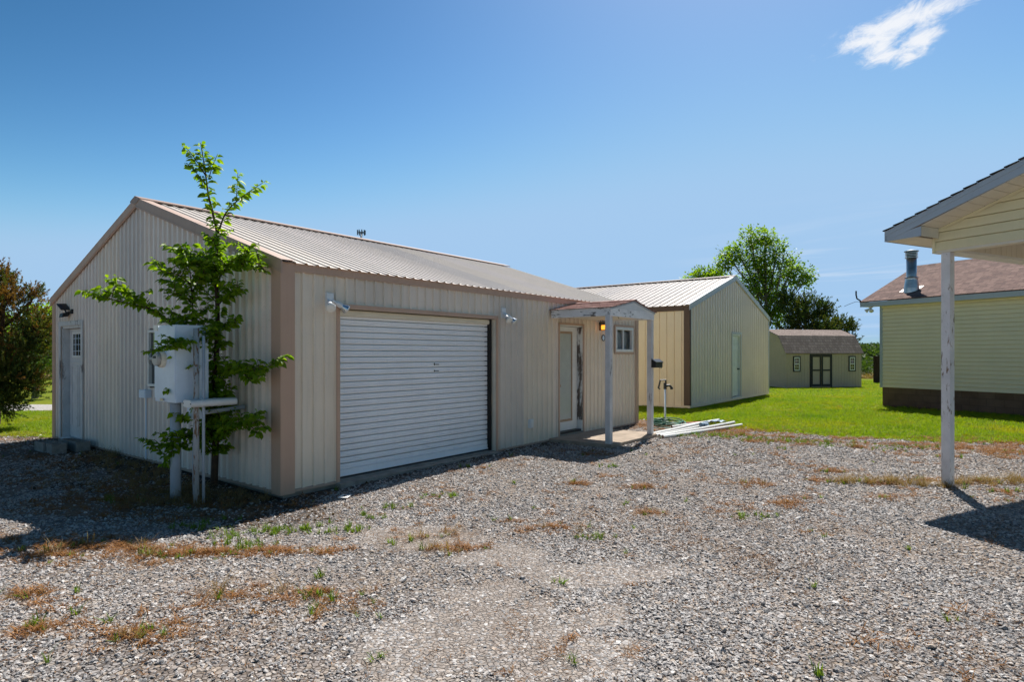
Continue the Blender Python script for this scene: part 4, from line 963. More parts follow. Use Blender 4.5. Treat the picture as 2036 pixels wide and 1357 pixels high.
mb = MB(); mb.box(0, .95, -.03, .03, .05, .075); mb.box(0, .95, .09, .13, .03, .06); mb.box(.0, .04, -.03, .13, .03, .049); mb.box(.90, .95, -.03, .13, .03, .049); mb.build('rail', 'red', t, bevel=.004)
t = thing('wire_rack', 'black wire grid rack lying in the grass behind the red rail', 'wire rack', zz(4.55, 13.85), -.25)
mb = MB()
for k in range(15): mb.tube([(-.42+.06*k, -.22, .035), (-.42+.06*k, .22, .055)], .004, 5)
for k in range(4): mb.tube([(-.42, -.22+.147*k, .037+.0066*k), (.42, -.22+.147*k, .037+.0066*k)], .006, 5)
mb.build('grid', 'black', t)
t = thing('pipe_fitting', 'blue grey plastic fitting resting across the white pipes', 'fitting', zz(4.08, 13.02, .07), .8)
mb = MB(); mb.tube([(-.12, 0, .03), (.06, 0, .035)], [.045, .042], 12); mb.tube([(.06, 0, .035), (.16, .03, .03)], [.055, .055], 12); mb.tube([(-.02, 0, .03), (-.02, -.12, .03)], .04, 12); mb.build('body', 'blue', t)
t = thing('tarp_scrap', 'crumpled slate blue plastic scrap beside the far end of the pipes', 'plastic scrap', zz(4.46, 13.34, .04), .5)
mb = MB(); nx = 9
for i in range(nx):
    for j in range(6):
        mb.v.append((i*.045-.18, j*.05-.12, .07+.05*float(vnoise(np.array(i*.7), np.array(j*.9), 5))))
for i in range(nx-1):
    for j in range(5): mb.f.append((i*6+j, i*6+j+1, (i+1)*6+j+1, (i+1)*6+j)); mb.mi.append(0)
o = mb.build('sheet', 'blue', t, smooth=False); o.modifiers.new('thick', 'SOLIDIFY').thickness = .006

# ------------------------------------------------------------------ far fence panel and phone mast
t = thing('board_fence', 'dark brown board fence panel beyond the yellow house corner', 'fence', (26.1, 44, gz1(26, 44)))
n = NT('dark_brown_boards'); M['fence'] = n.fin(vary(n, (.055, .03, .02), .4, n.obj((8, 1, .5)), 2), .8, 0, .2)
mb = MB()
for k in range(26): mb.box(k*.15, k*.15+.142, 0, .02, .05, 1.98)
mb.build('boards', 'fence', t)
mb = MB(); mb.box(0, 3.9, .021, .06, .4, .5); mb.box(0, 3.9, .021, .06, 1.5, 1.6); mb.build('rail', 'fence', t)
for x in (.0, 1.9, 3.8): MB().box(x, x+.1, .061, .15, -.3, 2.0).build('post', 'fence', t)
t = thing('phone_mast', 'distant phone mast rising behind the workshop ridge', 'phone mast', (-74, 300, -1))
nt = NT('mast_steel'); M['mast'] = nt.fin((.10, .13, .17), .6, .3)
mb = MB(); mb.tube([(0, 0, 0), (0, 0, 62.5)], [.9, .45], 12); mb.build('pole', 'mast', t, smooth=True)
mb = MB()
for zc_, rr, hh in ((62.2, 1.9, 2.3), (57.6, 2.1, 1.6)):
    for k in range(9):
        a = k*2*math.pi/9+.2; c, s = math.cos(a), math.sin(a)
        mb.tube([(rr*c, rr*s, zc_-hh/2), (rr*c, rr*s, zc_+hh/2)], .26, 6)
    mb._lathe([(zc_-.1, rr-.2), (zc_+.1, rr-.2), (zc_+.1, rr), (zc_-.1, rr), (zc_-.1, rr-.2)], Vector((0, 0, 0)), Vector((0, 0, 1)), 12, 0)
    for k in range(3):
        a = k*2.094; mb.tube([(0, 0, zc_), (rr*math.cos(a), rr*math.sin(a), zc_)], .15, 6)
mb.build('antennas', 'mast', t)
# ------------------------------------------------------------------ ground
YBX = [-60, -9, -8.2, -7.4, 3.2, 3.7, 4.4, 5.2, 7, 9, 12, 16, 60]
YBY = [11.8, 11.9, 12.2, 15, 14.9, 14.7, 13.4, 12.5, 11.6, 11.0, 10.2, 9.4, 2]
def lawn_d(x, y):
    """signed distance-like value, > 0 on the lawn"""
    d = y-np.interp(x, YBX, YBY)+(fbm(x*.8, y*.8, 21)-.5)*1.1
    return d
def road_m(x, y):
    return (((y > 16.9) & (y < 19.2) & (x < -7.5)) | ((y > 52) & (y < 55.5)))
def local1(x, y):
    dx = x-O1[0]; dy = y-O1[1]; return C1*dx+S1*dy, -S1*dx+C1*dy
def blobs(x, y, L, sx, sy):
    s = np.zeros_like(x)
    for (a, b) in L: s = np.maximum(s, np.exp(-((x-a)/sx)**2-((y-b)/sy)**2))
    return s
TAN = [(-.98, 5.46, .5), (-.6, 5.2, .4), (-.07, 4.79, .42), (.47, 4.36, .42), (-.05, 3.56, .5), (-.5, 3.37, .42), (.36, 3.32, .4), (.87, 4.5, .3), (-.2, 4.1, .25), (.6, 3.8, .2)]
def m_tan(x, y):
    s = np.zeros_like(x); xx = x+(fbm(x*2.2, y*2.2, 5)-.5)*.5; yy = y+(fbm(x*2.2, y*2.2, 9)-.5)*.5
    for a, b, r in TAN: s = np.maximum(s, sstep(1.1, .75, np.hypot(xx-a, (yy-b)*1.3)/r))
    return s
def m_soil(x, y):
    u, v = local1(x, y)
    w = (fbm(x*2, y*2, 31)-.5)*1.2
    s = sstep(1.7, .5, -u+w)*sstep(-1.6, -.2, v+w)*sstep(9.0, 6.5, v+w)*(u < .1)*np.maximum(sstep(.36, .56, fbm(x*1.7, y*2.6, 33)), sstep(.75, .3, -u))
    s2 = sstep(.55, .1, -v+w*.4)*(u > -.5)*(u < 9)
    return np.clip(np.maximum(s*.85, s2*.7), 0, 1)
def m_dry(x, y):
    s = blobs(x, y, DRY, .20, .10)*sstep(.42, .62, fbm(x*6, y*6, 41))
    d = lawn_d(x, y)
    band = sstep(-2.9, -.6, d)*sstep(1.2, -.1, d)*(x > 2.8)*sstep(.42, .56, fbm(x*1.1, y*2.6, 47))
    u, v = local1(x, y)
    lf = sstep(.47, .62, fbm(x*1.4, y*1.4, 51))*(x < -2.5)*(y > 4.3)*.7
    return np.clip(np.maximum(np.maximum(s, band), lf), 0, 1)

def axis_pts(lo, a, b, hi, step, g=1.22):
    p = list(np.arange(a, b+step/2, step)); s = step
    q = p[-1]
    while q < hi: s *= g; q += s; p.append(q)
    s = step; q = p[0]; pre = []
    while q > lo: s *= g; q -= s; pre.append(q)
    return np.array(pre[::-1]+p)
gx = axis_pts(-2500, -10, 13, 2500, .13); gy = axis_pts(-60, 2.2, 16, 2600, .13, 1.16)
GX, GY = np.meshgrid(gx, gy)
def sheet(name, lift, keep, mat, kind, attr=False, zadd=None):
    X = GX.ravel(); Y = GY.ravel(); Z = gz(X, Y)+lift
    Z = Z+hills(X, Y)
    nx, ny = len(gx), len(gy)
    cx = (GX[:-1, :-1]+GX[1:, 1:])/2; cy = (GY[:-1, :-1]+GY[1:, 1:])/2
    k = keep(cx, cy)
    jj, ii = np.nonzero(k)
    a = jj*nx+ii; F = np.stack([a, a+1, a+nx+1, a+nx], 1)
    used = np.unique(F); remap = -np.ones(nx*ny, int); remap[used] = np.arange(len(used)); F = remap[F]
    V = np.stack([X, Y, Z], 1)[used]
    me = bpy.data.meshes.new(name); me.vertices.add(len(V)); me.vertices.foreach_set('co', V.ravel())
    me.loops.add(F.size); me.loops.foreach_set('vertex_index', F.ravel().astype(np.int32))
    me.polygons.add(len(F)); me.polygons.foreach_set('loop_start', np.arange(0, F.size, 4, dtype=np.int32)); me.polygons.foreach_set('loop_total', np.full(len(F), 4, dtype=np.int32))
    me.polygons.foreach_set('use_smooth', np.ones(len(F), bool))
    me.update(); me.validate()
    if attr:
        c = me.color_attributes.new('gmask', 'FLOAT_COLOR', 'POINT')
        x, y = V[:, 0], V[:, 1]
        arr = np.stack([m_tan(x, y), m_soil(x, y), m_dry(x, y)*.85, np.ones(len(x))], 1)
        c.data.foreach_set('color', arr.ravel().astype(np.float32))
    me.materials.append(M[mat]); o = bpy.data.objects.new(name, me); COL.objects.link(o); tag(o, kind=kind)
    return o
def hills(x, y):
    return 8.5*sstep(230, 620, y)*(.45+.75*fbm(x*.004+3, y*.004, 61))
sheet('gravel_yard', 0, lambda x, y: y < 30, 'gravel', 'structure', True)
sheet('lawn', .004, lambda x, y: (lawn_d(x, y) > 0) & (y < 130), 'lawn', 'structure')
sheet('road', .012, lambda x, y: road_m(x, y) & (lawn_d(x, y) > 0), 'road', 'structure')
sheet('hills', .0, lambda x, y: (y >= 100), 'hill', 'structure')

# ------------------------------------------------------------------ scatter of uncountable things by instancing
def proto_coll(name, meshes):
    c = bpy.data.collections.new(name)
    for i, me in enumerate(meshes):
        o = bpy.data.objects.new('%s_%02d' % (name, i), me); c.objects.link(o)
    return c
def scatter(name, P, rot, scl, coll, label, cat):
    me = bpy.data.meshes.new(name); me.vertices.add(len(P)); me.vertices.foreach_set('co', np.asarray(P, np.float32).ravel())
    a = me.attributes.new('rot', 'FLOAT_VECTOR', 'POINT'); a.data.foreach_set('vector', np.asarray(rot, np.float32).ravel())
    a = me.attributes.new('scl', 'FLOAT_VECTOR', 'POINT'); a.data.foreach_set('vector', np.asarray(scl, np.float32).ravel())
    a = me.attributes.new('pick', 'INT', 'POINT'); a.data.foreach_set('value', rng.integers(0, len(coll.objects), len(P)).astype(np.int32))
    o = bpy.data.objects.new(name, me); COL.objects.link(o)
    t = bpy.data.node_groups.new(name+'_scatter', 'GeometryNodeTree')
    t.interface.new_socket('Geometry', in_out='INPUT', socket_type='NodeSocketGeometry'); t.interface.new_socket('Geometry', in_out='OUTPUT', socket_type='NodeSocketGeometry')
    gi = t.nodes.new('NodeGroupInput'); go = t.nodes.new('NodeGroupOutput'); ip = t.nodes.new('GeometryNodeInstanceOnPoints')
    ci = t.nodes.new('GeometryNodeCollectionInfo'); ci.inputs['Collection'].default_value = coll; ci.inputs['Separate Children'].default_value = True; ci.inputs['Reset Children'].default_value = True
    def na(nm, ty):
        n = t.nodes.new('GeometryNodeInputNamedAttribute'); n.data_type = ty; n.inputs['Name'].default_value = nm; return n.outputs['Attribute']
    L = t.links.new
    L(gi.outputs[0], ip.inputs['Points']); L(ci.outputs[0], ip.inputs['Instance']); ip.inputs['Pick Instance'].default_value = True
    L(na('pick', 'INT'), ip.inputs['Instance Index'])
    er = t.nodes.new('FunctionNodeEulerToRotation'); L(na('rot', 'FLOAT_VECTOR'), er.inputs[0]); L(er.outputs[0], ip.inputs['Rotation'])
    L(na('scl', 'FLOAT_VECTOR'), ip.inputs['Scale']); L(ip.outputs[0], go.inputs[0])
    md = o.modifiers.new('scatter', 'NODES'); md.node_group = t
    return tag(o, label, cat, kind='stuff')
def mesh_np(name, V, F, mat):
    me = bpy.data.meshes.new(name); me.from_pydata([tuple(v) for v in V], [], [tuple(f) for f in F]); me.materials.append(M[mat]); me.update(); return me

# stones
import bmesh
def stone_mesh(i):
    bm = bmesh.new(); bmesh.ops.create_icosphere(bm, subdivisions=1, radius=1)
    r = np.random.default_rng(100+i)
    ax = np.array([1, r.uniform(.55, .85), r.uniform(.25, .5)])
    cuts = [(r.normal(size=3), r.uniform(.55, .8)) for _ in range(5)]
    for v in bm.verts:
        p = np.array(v.co)
        for nrm, d in cuts:
            q = nrm/np.linalg.norm(nrm); k = p@q
            if k > d: p = p-q*(k-d)
        p = p*ax*(1+r.uniform(-.08, .08)); v.co = p
    me = bpy.data.meshes.new('stone_%d' % i); bm.to_mesh(me); bm.free(); me.materials.append(M['stone']); return me
SC = proto_coll('gravel_stone', [stone_mesh(i) for i in range(12)])
def outside_buildings(x, y):
    u, v = local1(x, y); ok = ~((u > -.03) & (u < LEN1+.05) & (v > -.03) & (v < WID1))
    ok &= ~((u > 5.28) & (u < 7.27) & (v > -1.32) & (v < .05))
    return ok
PS, RS, SS = [], [], []
for (ya, yb, dens, s0, s1) in ((2.2, 4.2, 4800, .009, .024), (4.2, 6.5, 3100, .010, .025), (6.5, 9, 1600, .012, .028), (9, 12, 800, .016, .032), (12, 15.5, 330, .018, .034)):
    w = .95*yb+1.8; nn = int(2*w*(yb-ya)*dens)
    x = rng.uniform(-w, w, nn); y = rng.uniform(ya, yb, nn)
    d = np.ones(nn)
    tn, so, dr_ = m_tan(x, y), m_soil(x, y), m_dry(x, y)
    d *= (1-.42*tn)*(1-.80*so)*(1-.6*dr_)
    d *= .45+.65*sstep(.35, .6, fbm(x*1.1, y*1.1, 77)); d *= 1-.5*sstep(.52, .64, fbm(x*1.35+9, y*.33, 78))
    d *= sstep(.4, -.5, lawn_d(x, y))
    k = (rng.uniform(0, 1, nn) < d) & outside_buildings(x, y) & (np.abs(x) < .86*y+2.0)
    x, y, tn = x[k], y[k], tn[k]; m = len(x)
    s = s0+(s1-s0)*rng.beta(1.0, 2.8, m); s = np.where(rng.uniform(0, 1, m) < .02, s*1.7, s)
    PS.append(np.stack([x, y, gz(x, y)+s*.18*(1-tn*1.6)], 1))
    RS.append(np.stack([rng.normal(0, .42, m)*(1-.7*tn), rng.normal(0, .42, m)*(1-.7*tn), rng.uniform(0, 6.28, m)], 1)); SS.append(np.stack([s, s, s], 1))
scatter('gravel', np.concatenate(PS), np.concatenate(RS), np.concatenate(SS), SC, 'loose grey crushed stone covering the yard', 'gravel')

# blades
def tuft(i, nb, h, spread, w, mat, lean=.5, curl=.6, seg=3):
    r = np.random.default_rng(500+i); V = []; F = []
    for b in range(nb):
        a = r.uniform(0, 6.28); rad = spread*math.sqrt(r.uniform()); x, y = rad*math.cos(a), rad*math.sin(a)
        a2 = r.uniform(0, 6.28); hh = h*r.uniform(.5, 1.1); le = lean*r.uniform(.2, 1.2); ww = w*r.uniform(.7, 1.2)
        sx, sy = -math.sin(a2)*ww, math.cos(a2)*ww; base = len(V)
        for k in range(seg):
            t = k/seg; off = le*hh*(t*.5+curl*t*t); z = hh*t*(1-.25*curl*t*le)
            px, py = x+math.cos(a2)*off, y+math.sin(a2)*off; f = 1-t*.7
            V += [(px-sx*f, py-sy*f, z), (px+sx*f, py+sy*f, z)]
        off = le*hh*(.5+curl); V.append((x+math.cos(a2)*off, y+math.sin(a2)*off, hh*(1-.25*curl*le)))
        for k in range(seg-1): F.append((base+2*k, base+2*k+1, base+2*k+3, base+2*k+2))
        F.append((base+2*seg-2, base+2*seg-1, base+2*seg))
    return mesh_np('tuft', V, F, mat)
GC = proto_coll('grass_tuft', [tuft(i, 16, .075, .05, .0035, 'grass', .7) for i in range(6)])
GF = proto_coll('grass_clump', [tuft(20+i, 26, .10, .16, .009, 'grass', .8, seg=2) for i in range(5)])
WC = proto_coll('weed_tuft', [tuft(40+i, 11, .10, .03, .006, 'weed', .9) for i in range(5)])
DC = proto_coll('dry_tuft', [tuft(60+i, 20, .036, .05, .0028, 'dry', 2.2, .9) for i in range(6)])
ST = proto_coll('straw_tuft', [tuft(80+i, 20, .15, .05, .003, 'straw', 1.3, .9) for i in range(5)])
def rnd(n, tilt=.12): return np.stack([rng.normal(0, tilt, n), rng.normal(0, tilt, n), rng.uniform(0, 6.28, n)], 1)
def rscl(n, a, b):
    s = rng.uniform(a, b, n); return np.stack([s, s, s*rng.uniform(.7, 1.25, n)], 1)
def not_built(x, y):
    dx, dy = x-O2[0], y-O2[1]; u2, v2 = C1*dx+S1*dy, -S1*dx+C1*dy
    k = ~((u2 > .05) & (u2 < W2) & (v2 > .3) & (v2 < D2))
    dx, dy = x-OH[0], y-OH[1]; u, v = CH*dx+SH*dy, -SH*dx+CH*dy
    k &= ~((u > .0) & (u < LH) & (v > .02) & (v < DH))
    dx, dy = x-OS[0], y-OS[1]; u, v = math.cos(AS)*dx+math.sin(AS)*dy, -math.sin(AS)*dx+math.cos(AS)*dy
    k &= ~((u > -.0) & (u < WS) & (v > .0) & (v < DS))
    return k & outside_buildings(x, y)
xs, ys = [], []
for (x0, x1, y0, y1, dens) in ((2.5, 16, 9.0, 17, 330), (2.5, 18, 17, 23, 200), (-17, -7, 11.3, 16.9, 170)):
    nn = int((x1-x0)*(y1-y0)*dens); x = rng.uniform(x0, x1, nn); y = rng.uniform(y0, y1, nn); d = lawn_d(x, y)
    p = sstep(-.5, .7, d)*(.45+.55*sstep(.3, .55, fbm(x*.9, y*.9, 91)))
    k = (rng.uniform(0, 1, nn) < p) & not_built(x, y) & (np.abs(x) < .9*y+2); xs.append(x[k]); ys.append(y[k])
x = np.concatenate(xs); y = np.concatenate(ys); m = len(x)
scatter('lawn_grass', np.stack([x, y, gz(x, y)], 1), rnd(m), rscl(m, .6, 1.15), GC, 'bright mown grass of the lawn nearest the yard', 'grass')
nn = 26000; x = rng.uniform(3, 34, nn); y = rng.uniform(22.5, 51, nn)
k = not_built(x, y) & (np.abs(x) < .9*y); x, y = x[k], y[k]; m = len(x)
scatter('far_grass', np.stack([x, y, gz(x, y)], 1), rnd(m), rscl(m, .6, 1.0), GF, 'mown grass of the lawn farther back around the shed', 'grass')
# rougher pasture beyond the road
nn = 9000; x = rng.uniform(-60, 70, nn); y = rng.uniform(56, 75, nn); m = nn
scatter('pasture_grass', np.stack([x, y, gz(x, y)], 1), rnd(m), rscl(m, 2.5, 5.0), ST, 'tall pale pasture grass beyond the far road', 'grass')
# dry weeds and green weeds in the gravel
xs, ys = [], []
for (a, b) in DRY:
    n_ = int(rng.integers(6, 34)*(1 if b > 4.5 else .6)); sg = rng.uniform(.06, .17); xs.append(a+rng.normal(0, .05)+rng.normal(0, sg, n_)); ys.append(b+rng.normal(0, .04)+rng.normal(0, sg*.55, n_))
nn = 7000; x = rng.uniform(-9, 10, nn); y = rng.uniform(2.6, 14.5, nn)
k = (fbm(x*1.9, y*1.9, 15) > np.where(y > 6, .545, .60)) & (lawn_d(x, y) < .6) & (rng.uniform(0, 1, nn) < .25+.75*sstep(4.5, 8, y)); xs.append(x[k]); ys.append(y[k])
nn = 17000; x = rng.uniform(2.6, 13, nn); y = rng.uniform(7.5, 15.5, nn); d = lawn_d(x, y)
k = (d > -3.0) & (d < 1.3) & (m_dry(x, y) > .25) & (rng.uniform(0, 1, nn) < .75); xs.append(x[k]); ys.append(y[k])
nn = 2200; x = rng.uniform(-9, -2.0, nn); y = rng.uniform(4.4, 9.5, nn); k = (m_dry(x, y) > .2) & (rng.uniform(0, 1, nn) < .7); xs.append(x[k]); ys.append(y[k])
x = np.concatenate(xs); y = np.concatenate(ys); k = outside_buildings(x, y) & (y > 2.4); x, y = x[k], y[k]; m = len(x)
scatter('dry_weeds', np.stack([x, y, gz(x, y)+.004], 1), rnd(m, .2), rscl(m, .6, 1.25), DC, 'low rust orange dried weeds scattered over the gravel', 'weeds')
xs, ys = [], []
for (a, b) in GRN:
    n_ = int(rng.integers(4, 15)) if b > 4.5 else 2; sg = .12 if b > 4.5 else .03; xs.append(a+rng.normal(0, sg, n_)); ys.append(b+rng.normal(0, sg*.5, n_))
for a, b in ((3.6, 11.9), (4.0, 11.7), (4.4, 11.4), (4.2, 12.0), (4.9, 11.2), (5.6, 10.9), (6.6, 10.4)):
    xs.append(a+rng.normal(0, .35, 40)); ys.append(b+rng.normal(0, .15, 40))
for (a, b) in DRY:
    n_ = int(rng.integers(0, 5)); xs.append(a+rng.normal(0, .14, n_)); ys.append(b+rng.normal(0, .07, n_))
nn = 1500; x = rng.uniform(-9, 10, nn); y = rng.uniform(3, 14.5, nn); k = (fbm(x*2.3, y*2.3, 18) > .66) & (lawn_d(x, y) < .5); xs.append(x[k]); ys.append(y[k])
x = np.concatenate(xs); y = np.concatenate(ys); k = outside_buildings(x, y); x, y = x[k], y[k]; m = len(x)
scatter('green_weeds', np.stack([x, y, gz(x, y)+.004], 1), rnd(m, .2), rscl(m, .35, .8), WC, 'small bright green weeds sprouting in the gravel', 'weeds')
xs, ys = [], []
for (u0, v0, s, n_) in ((-.55, .75, .25, 46), (-.25, .35, .25, 40), (-.7, 1.6, .3, 40), (-.3, 2.6, .35, 46), (-.25, 3.6, .3, 40), (-.2, 4.6, .3, 36), (-1.0, .9, .3, 34), (-.4, 1.2, .2, 30), (-.9, 2.8, .5, 40)):
    u = u0+rng.normal(0, s*.6, n_); v = v0+rng.normal(0, s, n_); k = u < -.08; u, v = u[k], v[k]; p = b1(u, v); xs.append(p[0]); ys.append(p[1])
for (a, b) in ((5.1, 7.35), (5.5, 7.5), (5.9, 7.6), (4.8, 7.5), (4.5, 7.62), (4.2, 7.6), (6.3, 7.6)): xs.append(a+rng.normal(0, .16, 22)); ys.append(b+rng.normal(0, .07, 22))
for (a, b) in DRY:
    n_ = int(rng.integers(0, 3)); xs.append(a+rng.normal(0, .13, n_)); ys.append(b+rng.normal(0, .06, n_))
x = np.concatenate(xs); y = np.concatenate(ys); m = len(x)
scatter('straw_weeds', np.stack([x, y, gz(x, y)+.004], 1), rnd(m, .2), rscl(m, .35, 1.0), ST, 'tangled dead straw around the meter pipe, carport post and weed patches', 'weeds')
# dead leaves on the dark soil
def leaf_quad(i):
    r = np.random.default_rng(900+i); V = [(-.5, 0, 0), (0, -.25, .12*r.uniform()), (.5, 0, .1), (0, .25, .15*r.uniform()), (0, 0, 0)]
    return mesh_np('dead_leaf', V, [(0, 1, 4), (1, 2, 4), (2, 3, 4), (3, 0, 4)], 'litter')
LC = proto_coll('dead_leaf', [leaf_quad(i) for i in range(5)])
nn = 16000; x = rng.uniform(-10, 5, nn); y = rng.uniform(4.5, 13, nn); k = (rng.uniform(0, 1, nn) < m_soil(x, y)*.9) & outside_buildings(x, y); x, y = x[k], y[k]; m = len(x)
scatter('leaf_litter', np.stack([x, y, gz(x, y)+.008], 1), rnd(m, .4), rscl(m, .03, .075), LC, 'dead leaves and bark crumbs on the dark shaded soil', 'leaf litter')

def debris(i):
    r = np.random.default_rng(950+i); V = []; F = []
    for k in range(5):
        a, b, q = r.normal(0, .6), r.normal(0, .6), r.uniform(0, 6.28); L_, w_ = r.uniform(.25, .7), r.uniform(.03, .12); c, s = math.cos(q), math.sin(q); n_ = len(V)
        V += [(a-c*L_, b-s*L_, 0), (a-s*w_, b+c*w_, .08), (a+c*L_, b+s*L_, .05*r.uniform()), (a+s*w_, b-c*w_, .06)]; F.append((n_, n_+1, n_+2, n_+3))
    return mesh_np('debris', V, F, 'debris')
RC = proto_coll('rust_debris', [debris(i) for i in range(5)])
nn = 80000; y = rng.uniform(2.6, 15, nn); x = rng.uniform(-1, 1, nn)*(.95*y+1.5)
pr_ = .16+.84*sstep(.50, .66, fbm(x*1.1, y*1.5, 131))*sstep(.40, .60, fbm(x*4, y*4, 132)); u, v = local1(x, y)
pr_ = np.maximum(pr_, .55*sstep(2.6, .5, -v)*(u > -2.5)*(u < 9)*(v < 0)); pr_ *= sstep(1.0, -.6, lawn_d(x, y))
k = (rng.uniform(0, 1, nn) < pr_) & outside_buildings(x, y); x, y = x[k], y[k]; m = len(x)
scatter('plant_debris', np.stack([x, y, gz(x, y)+.016], 1), rnd(m, .25), rscl(m, .012, .036), RC, 'rust brown crumbs of dead weeds lying between the stones', 'plant debris')

# ------------------------------------------------------------------ trees
def np_mesh(name, V, F, mat, parent):
    V = np.asarray(V, np.float32); F = np.asarray(F, np.int32); k = F.shape[1]
    me = bpy.data.meshes.new(name); me.vertices.add(len(V)); me.vertices.foreach_set('co', V.ravel())
    me.loops.add(F.size); me.loops.foreach_set('vertex_index', F.ravel())
    me.polygons.add(len(F)); me.polygons.foreach_set('loop_start', np.arange(0, F.size, k, dtype=np.int32)); me.polygons.foreach_set('loop_total', np.full(len(F), k, dtype=np.int32))
    me.update(); me.validate(); me.materials.append(M[mat])
    o = bpy.data.objects.new(name, me); COL.objects.link(o); o.parent = parent; return o
def unit(v): return v/np.maximum(np.linalg.norm(v, axis=-1, keepdims=True), 1e-9)
def leaf_mesh(C, D, Nrm, Ln, Wd, fold=.25):
    """folded pointed leaves; C base points, D direction, Nrm approximate normal"""
    S = unit(np.cross(D, Nrm)); Nn = unit(np.cross(S, D)); L = Ln[:, None]; W = Wd[:, None]
    droop = -np.array([0, 0, 1.0])
    m0 = C; m1 = C+D*L*.32+Nn*L*.03; m2 = C+D*L*.68+Nn*L*.01; m3 = C+D*L+droop*L*.10
    up = Nn*W*fold
    l1 = m1-S*W*.50+up; l2 = m2-S*W*.38+up*.8; r1 = m1+S*W*.50+up; r2 = m2+S*W*.38+up*.8
    V = np.stack([m0, m1, m2, m3, l1, l2, r1, r2], 1).reshape(-1, 3); n = len(C); b = (np.arange(n)*8)[:, None]
    T = np.array([[0, 4, 1], [1, 4, 5], [1, 5, 2], [2, 5, 3], [0, 1, 6], [1, 2, 7], [1, 7, 6], [2, 3, 7]])
    return V, (b[:, None, :]+T[None]).reshape(-1, 3)
def diamond(C, D, Nrm, Ln, Wd):
    S = unit(np.cross(D, Nrm)); Nn = unit(np.cross(S, D)); L = Ln[:, None]; W = Wd[:, None]
    V = np.stack([C, C+D*L*.45-S*W*.5+Nn*W*.18, C+D*L, C+D*L*.45+S*W*.5+Nn*W*.18], 1).reshape(-1, 3); b = (np.arange(len(C))*4)[:, None]
    return V, np.concatenate([b+np.array([[0, 1, 2]]), b+np.array([[0, 2, 3]])])

# sapling in front of the gable
sap = thing('sapling_tree', 'young leafy sapling growing against the gable beside the meter cabinet', 'tree', (-3.62, 7.42, gz1(-3.62, 7.42)))
o0 = Vector(sap.location); tw = MB(); LC_, LD_, LN_, LL_ = [], [], [], []
def along(pts, step):
    P = np.array(pts); seg = np.linalg.norm(np.diff(P, axis=0), axis=1); cum = np.concatenate([[0], np.cumsum(seg)]); t = np.arange(0, cum[-1], step)
    Q = np.stack([np.interp(t, cum, P[:, i]) for i in range(3)], 1); d = np.gradient(Q, axis=0) if len(Q) > 1 else np.array([[0, 0, 1.0]])
    return Q, unit(d), t/cum[-1]
def leafy(pts, start=.15, step=.024, size=.092):
    Q, D, t = along(pts, step)
    for i in range(len(Q)):
        if t[i] < start: continue
        d = D[i]; side = np.cross(d, [0, 0, 1.0]); side = side/(np.linalg.norm(side)+1e-6)
        if abs(d[2]) > .8:
            a = i*2.4; side = np.array([math.cos(a), math.sin(a)*.8, 0])
        for sg in ((-1, 1) if rng.uniform() < .75 else ((1,) if i % 2 else (-1,))):
            sz = size*rng.uniform(.6, 1.15)*(1-.35*max(0, t[i]-.75)/.25)
            dd = d*.45+side*sg*.85+np.array([0, 0, -.38])+rng.normal(0, .24, 3); dd /= np.linalg.norm(dd)
            nn_ = np.array([0, -.25, .75])+rng.normal(0, .55, 3)
            LC_.append(Q[i]+dd*.012); LD_.append(dd); LN_.append(nn_); LL_.append(sz)
def smooth_poly(pts, k=5):
    P = np.array(pts); n = len(P); out = []
    for i in range(n-1):
        p0, p1, p2, p3 = P[max(i-1, 0)], P[i], P[i+1], P[min(i+2, n-1)]
        for j in range(k):
            t = j/k; out.append(.5*((2*p1)+(-p0+p2)*t+(2*p0-5*p1+4*p2-p3)*t*t+(-p0+3*p1-3*p2+p3)*t**3))
    out.append(P[-1]); return np.array(out)
for bi, (r0, pts) in enumerate(BR):
    P = smooth_poly(pts); n = len(P)
    tip = .004 if r0 > .02 else .0022
    tw.tube([Vector(p)-o0 for p in P], [r0+(tip-r0)*(i/(n-1))**.8 for i in range(n)], 7)
    if bi == 0: leafy([p for p in P if p[2] > 2.45], 0, .019, .105)
    elif bi == 6: leafy([p for p in P if p[2] > 1.5], 0, .026)
    else: leafy(P, .15, .021, .105 if bi < 6 else .092)
    if bi not in (1, 2, 3, 4, 5):
        Q, D, t = along(P, .06 if bi else .075)
        for i in range(len(Q)):
            if bi == 0 and not (.3 < Q[i][2] < 2.85): continue
            if t[i] < (.0 if bi in (0, 6) else .25) or rng.uniform() < .10: continue
            a = rng.uniform(0, 6.28); v = D[i]*.3+np.array([math.cos(a), math.sin(a)*.8-.12, rng.uniform(.2, 1.3)])*.9; v /= np.linalg.norm(v)
            ln = rng.uniform(.12, .30)*(1.15 if bi in (0, 6) else .9)
            e = [Q[i], Q[i]+v*ln*.55+np.array([0, 0, .015]), Q[i]+v*ln+np.array([0, 0, -.03])]
            tw.tube([Vector(p)-o0 for p in e], [.0035, .0028, .0015], 5); leafy(e, .08, .022, .088)
TRK = smooth_poly(BR[0][1]); T2 = smooth_poly(BR[6][1])
